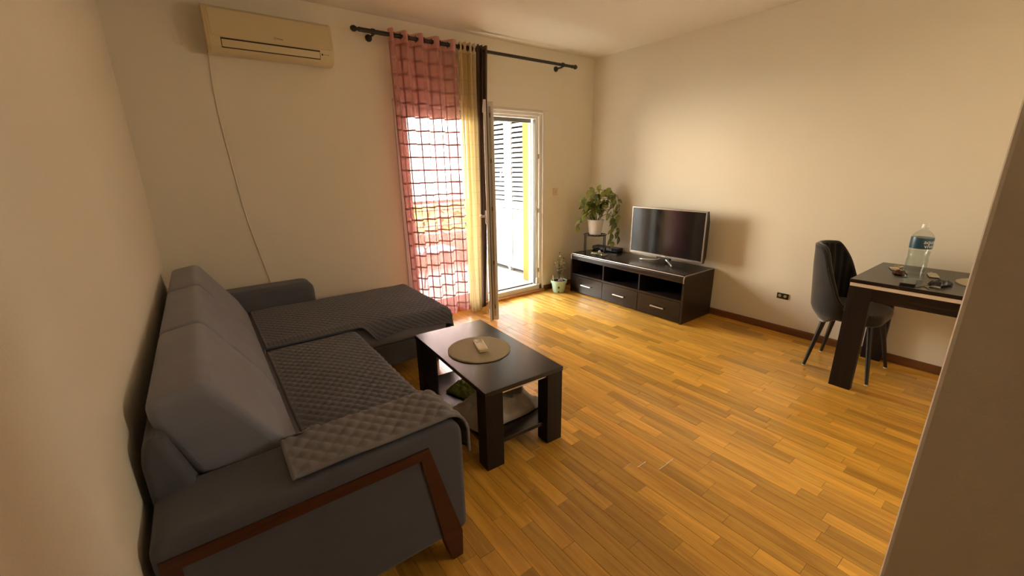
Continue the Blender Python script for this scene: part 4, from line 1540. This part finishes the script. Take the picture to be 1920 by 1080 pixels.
curtain('sheer_curtain', 'pink checked sheer curtain hanging before the closed door leaf', 'pink_sheer', 'pink_band', 1.465, 2.085, 1.50, 2.105, 2.545, 0.035, 4.5, 0.048, 1.35, fan=lambda u: u ** 1.18)
curtain('sheer_curtain', 'cream sheer curtain gathered between the pink and the brown curtain', 'cream_sheer', 'cream_band', 2.105, 2.265, 2.105, 2.235, 2.545, 0.006, 3.0, 0.050, 1.1, phase=1.0, ybot=3.585)
curtain('dark_curtain', 'dark brown curtain bunched behind the open door leaf', 'brown_cloth', 'brown_cloth', 2.295, 2.405, 2.245, 2.295, 2.545, 0.03, 2.5, 0.040, 0.9, phase=0.5, fan=None, ybot=3.60)

# ------------------------------------------------------------------ dining corner
dt = thing('dining_table', 'dark wenge dining table with pale edge stripe and slab legs', 'table', (3.62, 0.1, 0))
QX0, QX1, QY0, QY1 = 3.25, 3.978, -0.46, 0.765
part('tabletop', boxm(QX0, QX1, QY0, QY1, 0.724, 0.747, bevel=0.002, seg=1), 'wenge_y', dt)
part('edge_stripe', boxm(QX0 + 0.004, QX1 - 0.004, QY0 + 0.004, QY1 - 0.004, 0.702, 0.724), 'pale_edge', dt)
for (a, b) in ((QX0 + 0.004, QX0 + 0.026), (QX1 - 0.026, QX1 - 0.004)):
    part('apron', boxm(a, b, QY0 + 0.004, QY1 - 0.004, 0.622, 0.702), 'wenge_y', dt)
for (a, b) in ((QY0 + 0.03, QY0 + 0.052), (QY1 - 0.16, QY1 - 0.138)):
    part('apron', boxm(QX0 + 0.026, QX1 - 0.026, a, b, 0.622, 0.702), 'wenge_x', dt)
for lx in (QX0 + 0.002, QX1 - 0.047):
    for ly in (QY0 + 0.004, QY1 - 0.122):
        part('leg', boxm(lx, lx + 0.045, ly, ly + 0.118, 0.0, 0.7025, bevel=0.0015, seg=1), 'wenge_z', dt)

dc = thing('dining_chair', 'dark velvet shell chair with channelled back at the table end', 'chair', (3.625, 0.80, 0))
CXc, CYc = 3.625, 0.86
for (fx, fy, tx, ty) in ((3.440, 0.975, 3.505, 0.915), (3.804, 0.980, 3.745, 0.915), (3.420, 0.595, 3.49, 0.66), (3.838, 0.587, 3.76, 0.66)):
    lg_ = part('leg', tube([(tx, ty, 0.41), (fx, fy, 0.006)], 0.019, 12, r_end=0.0105), 'leg_black', dc, smooth=50)
    part('leg_tip', tube([(fx + (tx - fx) * 0.004, fy, 0.007), (fx, fy, 0.0)], 0.0112, 12), 'leg_tip', lg_)
seat_poly = rounded([(3.405, 0.60), (3.845, 0.60), (3.835, 1.00), (3.415, 1.00)], [0.13, 0.13, 0.14, 0.14], 8)
part('seat', prism(seat_poly, 'z', 0.395, 0.475, bevel=0.028, seg=4), 'velvet', dc, smooth=50)


def shell_pt(th, t, thick=0.0, ribs=0.0):
    """th: -1..1 around the back, t: 0 bottom .. 1 top; wraps the rear half of the seat"""
    A = th * radians(108)
    k = abs(th)
    ztop = 0.895 - 0.03 * k * k - 0.36 * sstep(0.42, 1.0, k)
    zbot = 0.365 + 0.05 * sstep(0.6, 1.0, k)
    z = zbot + (ztop - zbot) * t
    zr = (z - 0.365) / 0.53
    ax = 0.228 + 0.012 * zr - 0.05 * sstep(0.70, 1.0, zr) - 0.04 * (1 - sstep(0.0, 0.16, zr))
    by = 0.165 + 0.055 * zr - 0.05 * (1 - sstep(0.0, 0.18, zr))
    r = thick
    if ribs:
        r += ribs * abs(sin(th * 7.5 * pi / 1.0))
    x = CXc + (ax - r) * sin(A)
    y = CYc + (by - r) * cos(A)
    return Vector((x, y, z))


bmo = grid_bm(lambda u, v: shell_pt(u * 2 - 1, v), 40, 16)
ob = part('back_shell', bmo, 'velvet', dc, smooth='all')
solidify(ob, 0.012, -1)
bmi = grid_bm(lambda u, v: shell_pt((u * 2 - 1) * 0.985, 0.02 + v * 0.968, 0.016, 0.018), 120, 14)
ob = part('back_lining', bmi, 'velvet_inner', dc, smooth='all')
rim = [shell_pt(u / 30 - 1, 1.0, 0.012) for u in range(61)]
part('piping', tube(rim, 0.014, 8), 'velvet', dc, smooth='all')

# bottle
BX, BY, TZ = 3.515, 0.520, 0.7475
bo = thing('water_bottle', 'large clear plastic water bottle with a blue label', 'bottle', (BX, BY, TZ))
bprof = [(0.0, 0.004), (0.030, 0.003), (0.046, 0.0005), (0.051, 0.010), (0.051, 0.026), (0.047, 0.031), (0.051, 0.036), (0.051, 0.052), (0.047, 0.057), (0.051, 0.062),
         (0.051, 0.12), (0.048, 0.145), (0.051, 0.160), (0.0485, 0.165), (0.051, 0.170), (0.0525, 0.195), (0.0525, 0.266), (0.050, 0.274), (0.038, 0.292), (0.022, 0.306), (0.0145, 0.312), (0.0145, 0.328), (0.0, 0.328)]
part('body', lathe(bprof, 40, (BX, BY, TZ)), 'bottle_clear', bo, smooth=60)
wprof = [(0.0, 0.006), (0.044, 0.006), (0.0485, 0.012), (0.0485, 0.12), (0.0465, 0.145), (0.0485, 0.16), (0.0500, 0.178), (0.0, 0.178)]
part('water', lathe(wprof, 32, (BX, BY, TZ)), pane_mat('water', (0.93, 0.96, 0.95)), bo, smooth=60)
part('label', lathe([(0.0530, 0.198), (0.0532, 0.199), (0.0532, 0.263), (0.0530, 0.264)], 40, (BX, BY, TZ)), 'label_blue', bo, smooth=60)
part('cap', lathe([(0.0, 0.346), (0.016, 0.346), (0.0175, 0.343), (0.0175, 0.324), (0.0, 0.324)], 24, (BX, BY, TZ)), 'cap_white', bo, smooth=40)
part('neck_ring', lathe([(0.0145, 0.318), (0.018, 0.319), (0.018, 0.322), (0.0145, 0.323)], 24, (BX, BY, TZ)), 'cap_white', bo)
# lettering bent round the label, seen from the sofa side, running on past the visible edge
th0 = math.atan2(-BY, -BX)
for body, z in (('aqua', 0.231), ('viva', 0.206)):
    me = text_mesh(body, 0.034, 0.0003)
    for v in me.vertices:
        s = v.co.x
        a = th0 + radians(44) + s / 0.0535
        rr = 0.0535 + max(0, v.co.z) * 0.5
        v.co = Vector((BX + rr * cos(a), BY + rr * sin(a), TZ + z + v.co.y))
    part('lettering', me, 'label_print', bo)

# small things on the dining table
ph = thing('smartphone', 'black glossy phone lying at the dining table edge before the bottle', 'phone', (3.372, 0.512, TZ), radians(8), local=True)
part('body', prism(rounded([(-0.075, -0.037), (0.075, -0.037), (0.075, 0.037), (-0.075, 0.037)], 0.01), 'z', 0.0, 0.012, bevel=0.002, seg=1), 'black_plastic', ph)
part('screen', prism(rounded([(-0.070, -0.033), (0.070, -0.033), (0.070, 0.033), (-0.070, 0.033)], 0.008), 'z', 0.012, 0.0126), 'black_gloss', ph)
for (nm, lab, x, y, rz, a, b, h, mt) in (('paper_packet', 'cream and red paper packet behind the bottle', 3.765, 0.655, 20, 0.09, 0.05, 0.006, 'paper_white'),
                                       ('paper_packet', 'small cream paper packet nearest the table corner by the wall', 3.86, 0.655, -15, 0.045, 0.035, 0.008, 'paper_white')):
    t = thing(nm, lab, 'packet', (x, y, TZ), radians(rz), local=True)
    part('wrapper', boxm(-a / 2, a / 2, -b / 2, b / 2, 0, h, bevel=0.0015, seg=1), mt, t)
    part('printed_band', boxm(-a / 2 + 0.008, -a / 2 + 0.03, -b / 2 + 0.002, b / 2 - 0.002, h, h + 0.0006), 'paper_red', t)


def scrap(name, label, cat, mat, x, y, rz, lx, ly, h, seed):
    o = crumple(name, label, cat, mat, x, y, rz, lx, ly, h, seed, TZ - 0.002)
    return o


scrap('clear_wrapper', 'crumpled clear wrapper behind the bottle foot', 'wrapper', 'foil_clear', 3.705, 0.455, 15, 0.11, 0.045, 0.012, 1.4)
scrap('leather_pouch', 'crumpled black pouch on the dining table beside the keys', 'pouch', 'black_plastic', 3.455, 0.385, -20, 0.11, 0.06, 0.028, 5.6)
scrap('leather_pouch', 'dark brown crumpled pouch behind the bottle on the dining table', 'pouch', 'sofa_wood', 3.62, 0.60, 20, 0.07, 0.06, 0.02, 2.6)
ky = thing('key_ring', 'ring of keys between phone and black pouch', 'keys', (3.35, 0.435, TZ))
part('ring', tube([(3.362 + 0.014 * cos(2 * pi * k / 20), 0.432 + 0.014 * sin(2 * pi * k / 20), TZ + 0.004) for k in range(21)], 0.0015, 6, caps=False), 'keys_metal', ky)
for k, a in enumerate((150, 200, 250, 20)):
    a = radians(a)
    p = Vector((3.362 + 0.016 * cos(a), 0.432 + 0.016 * sin(a), TZ + 0.0012 + 0.0016 * k))
    d = Vector((cos(a), sin(a), 0))
    e = Vector((-sin(a), cos(a), 0))
    bmk = bmesh.new()
    out = [(0, -0.009), (0.018, -0.009), (0.020, -0.003), (0.050, -0.003), (0.054, 0), (0.050, 0.003), (0.020, 0.003), (0.018, 0.009), (0, 0.009)]
    lo = [bmk.verts.new(p + d * s + e * t) for s, t in out]
    hi = [bmk.verts.new(p + d * s + e * t + Vector((0, 0, 0.0015))) for s, t in out]
    bmk.faces.new(list(reversed(lo)))
    bmk.faces.new(hi)
    for i in range(len(out)):
        j = (i + 1) % len(out)
        bmk.faces.new((lo[i], lo[j], hi[j], hi[i]))
    part('key', bmk, 'keys_metal', ky)
co = tag(link('metal_token', lathe([(0.0, 0), (0.020, 0), (0.021, 0.001), (0.021, 0.003), (0.017, 0.0034), (0.0, 0.0030)], 28, (3.378, 0.392, TZ + 0.0003)), 'coin_metal', None, 40), 'pale round metal token beside the black pouch on the dining table', 'token')
pm2 = thing('placemat', 'round beige woven placemat on the dining table', 'placemat', (3.66, 0.18, TZ + 0.0005), 0, local=True)
part('woven_disc', matbm(0.165, 0.0035), 'mat_beige', pm2, smooth='all')
part('hem', lathe([(0.1615, 0.0), (0.167, 0.0), (0.167, 0.0045), (0.1615, 0.0045), (0.1615, 0.0)], 64), 'mat_beige', pm2)

# drop helper properties
for o in bpy.data.objects:
    if '_w' in o:
        del o['_w']
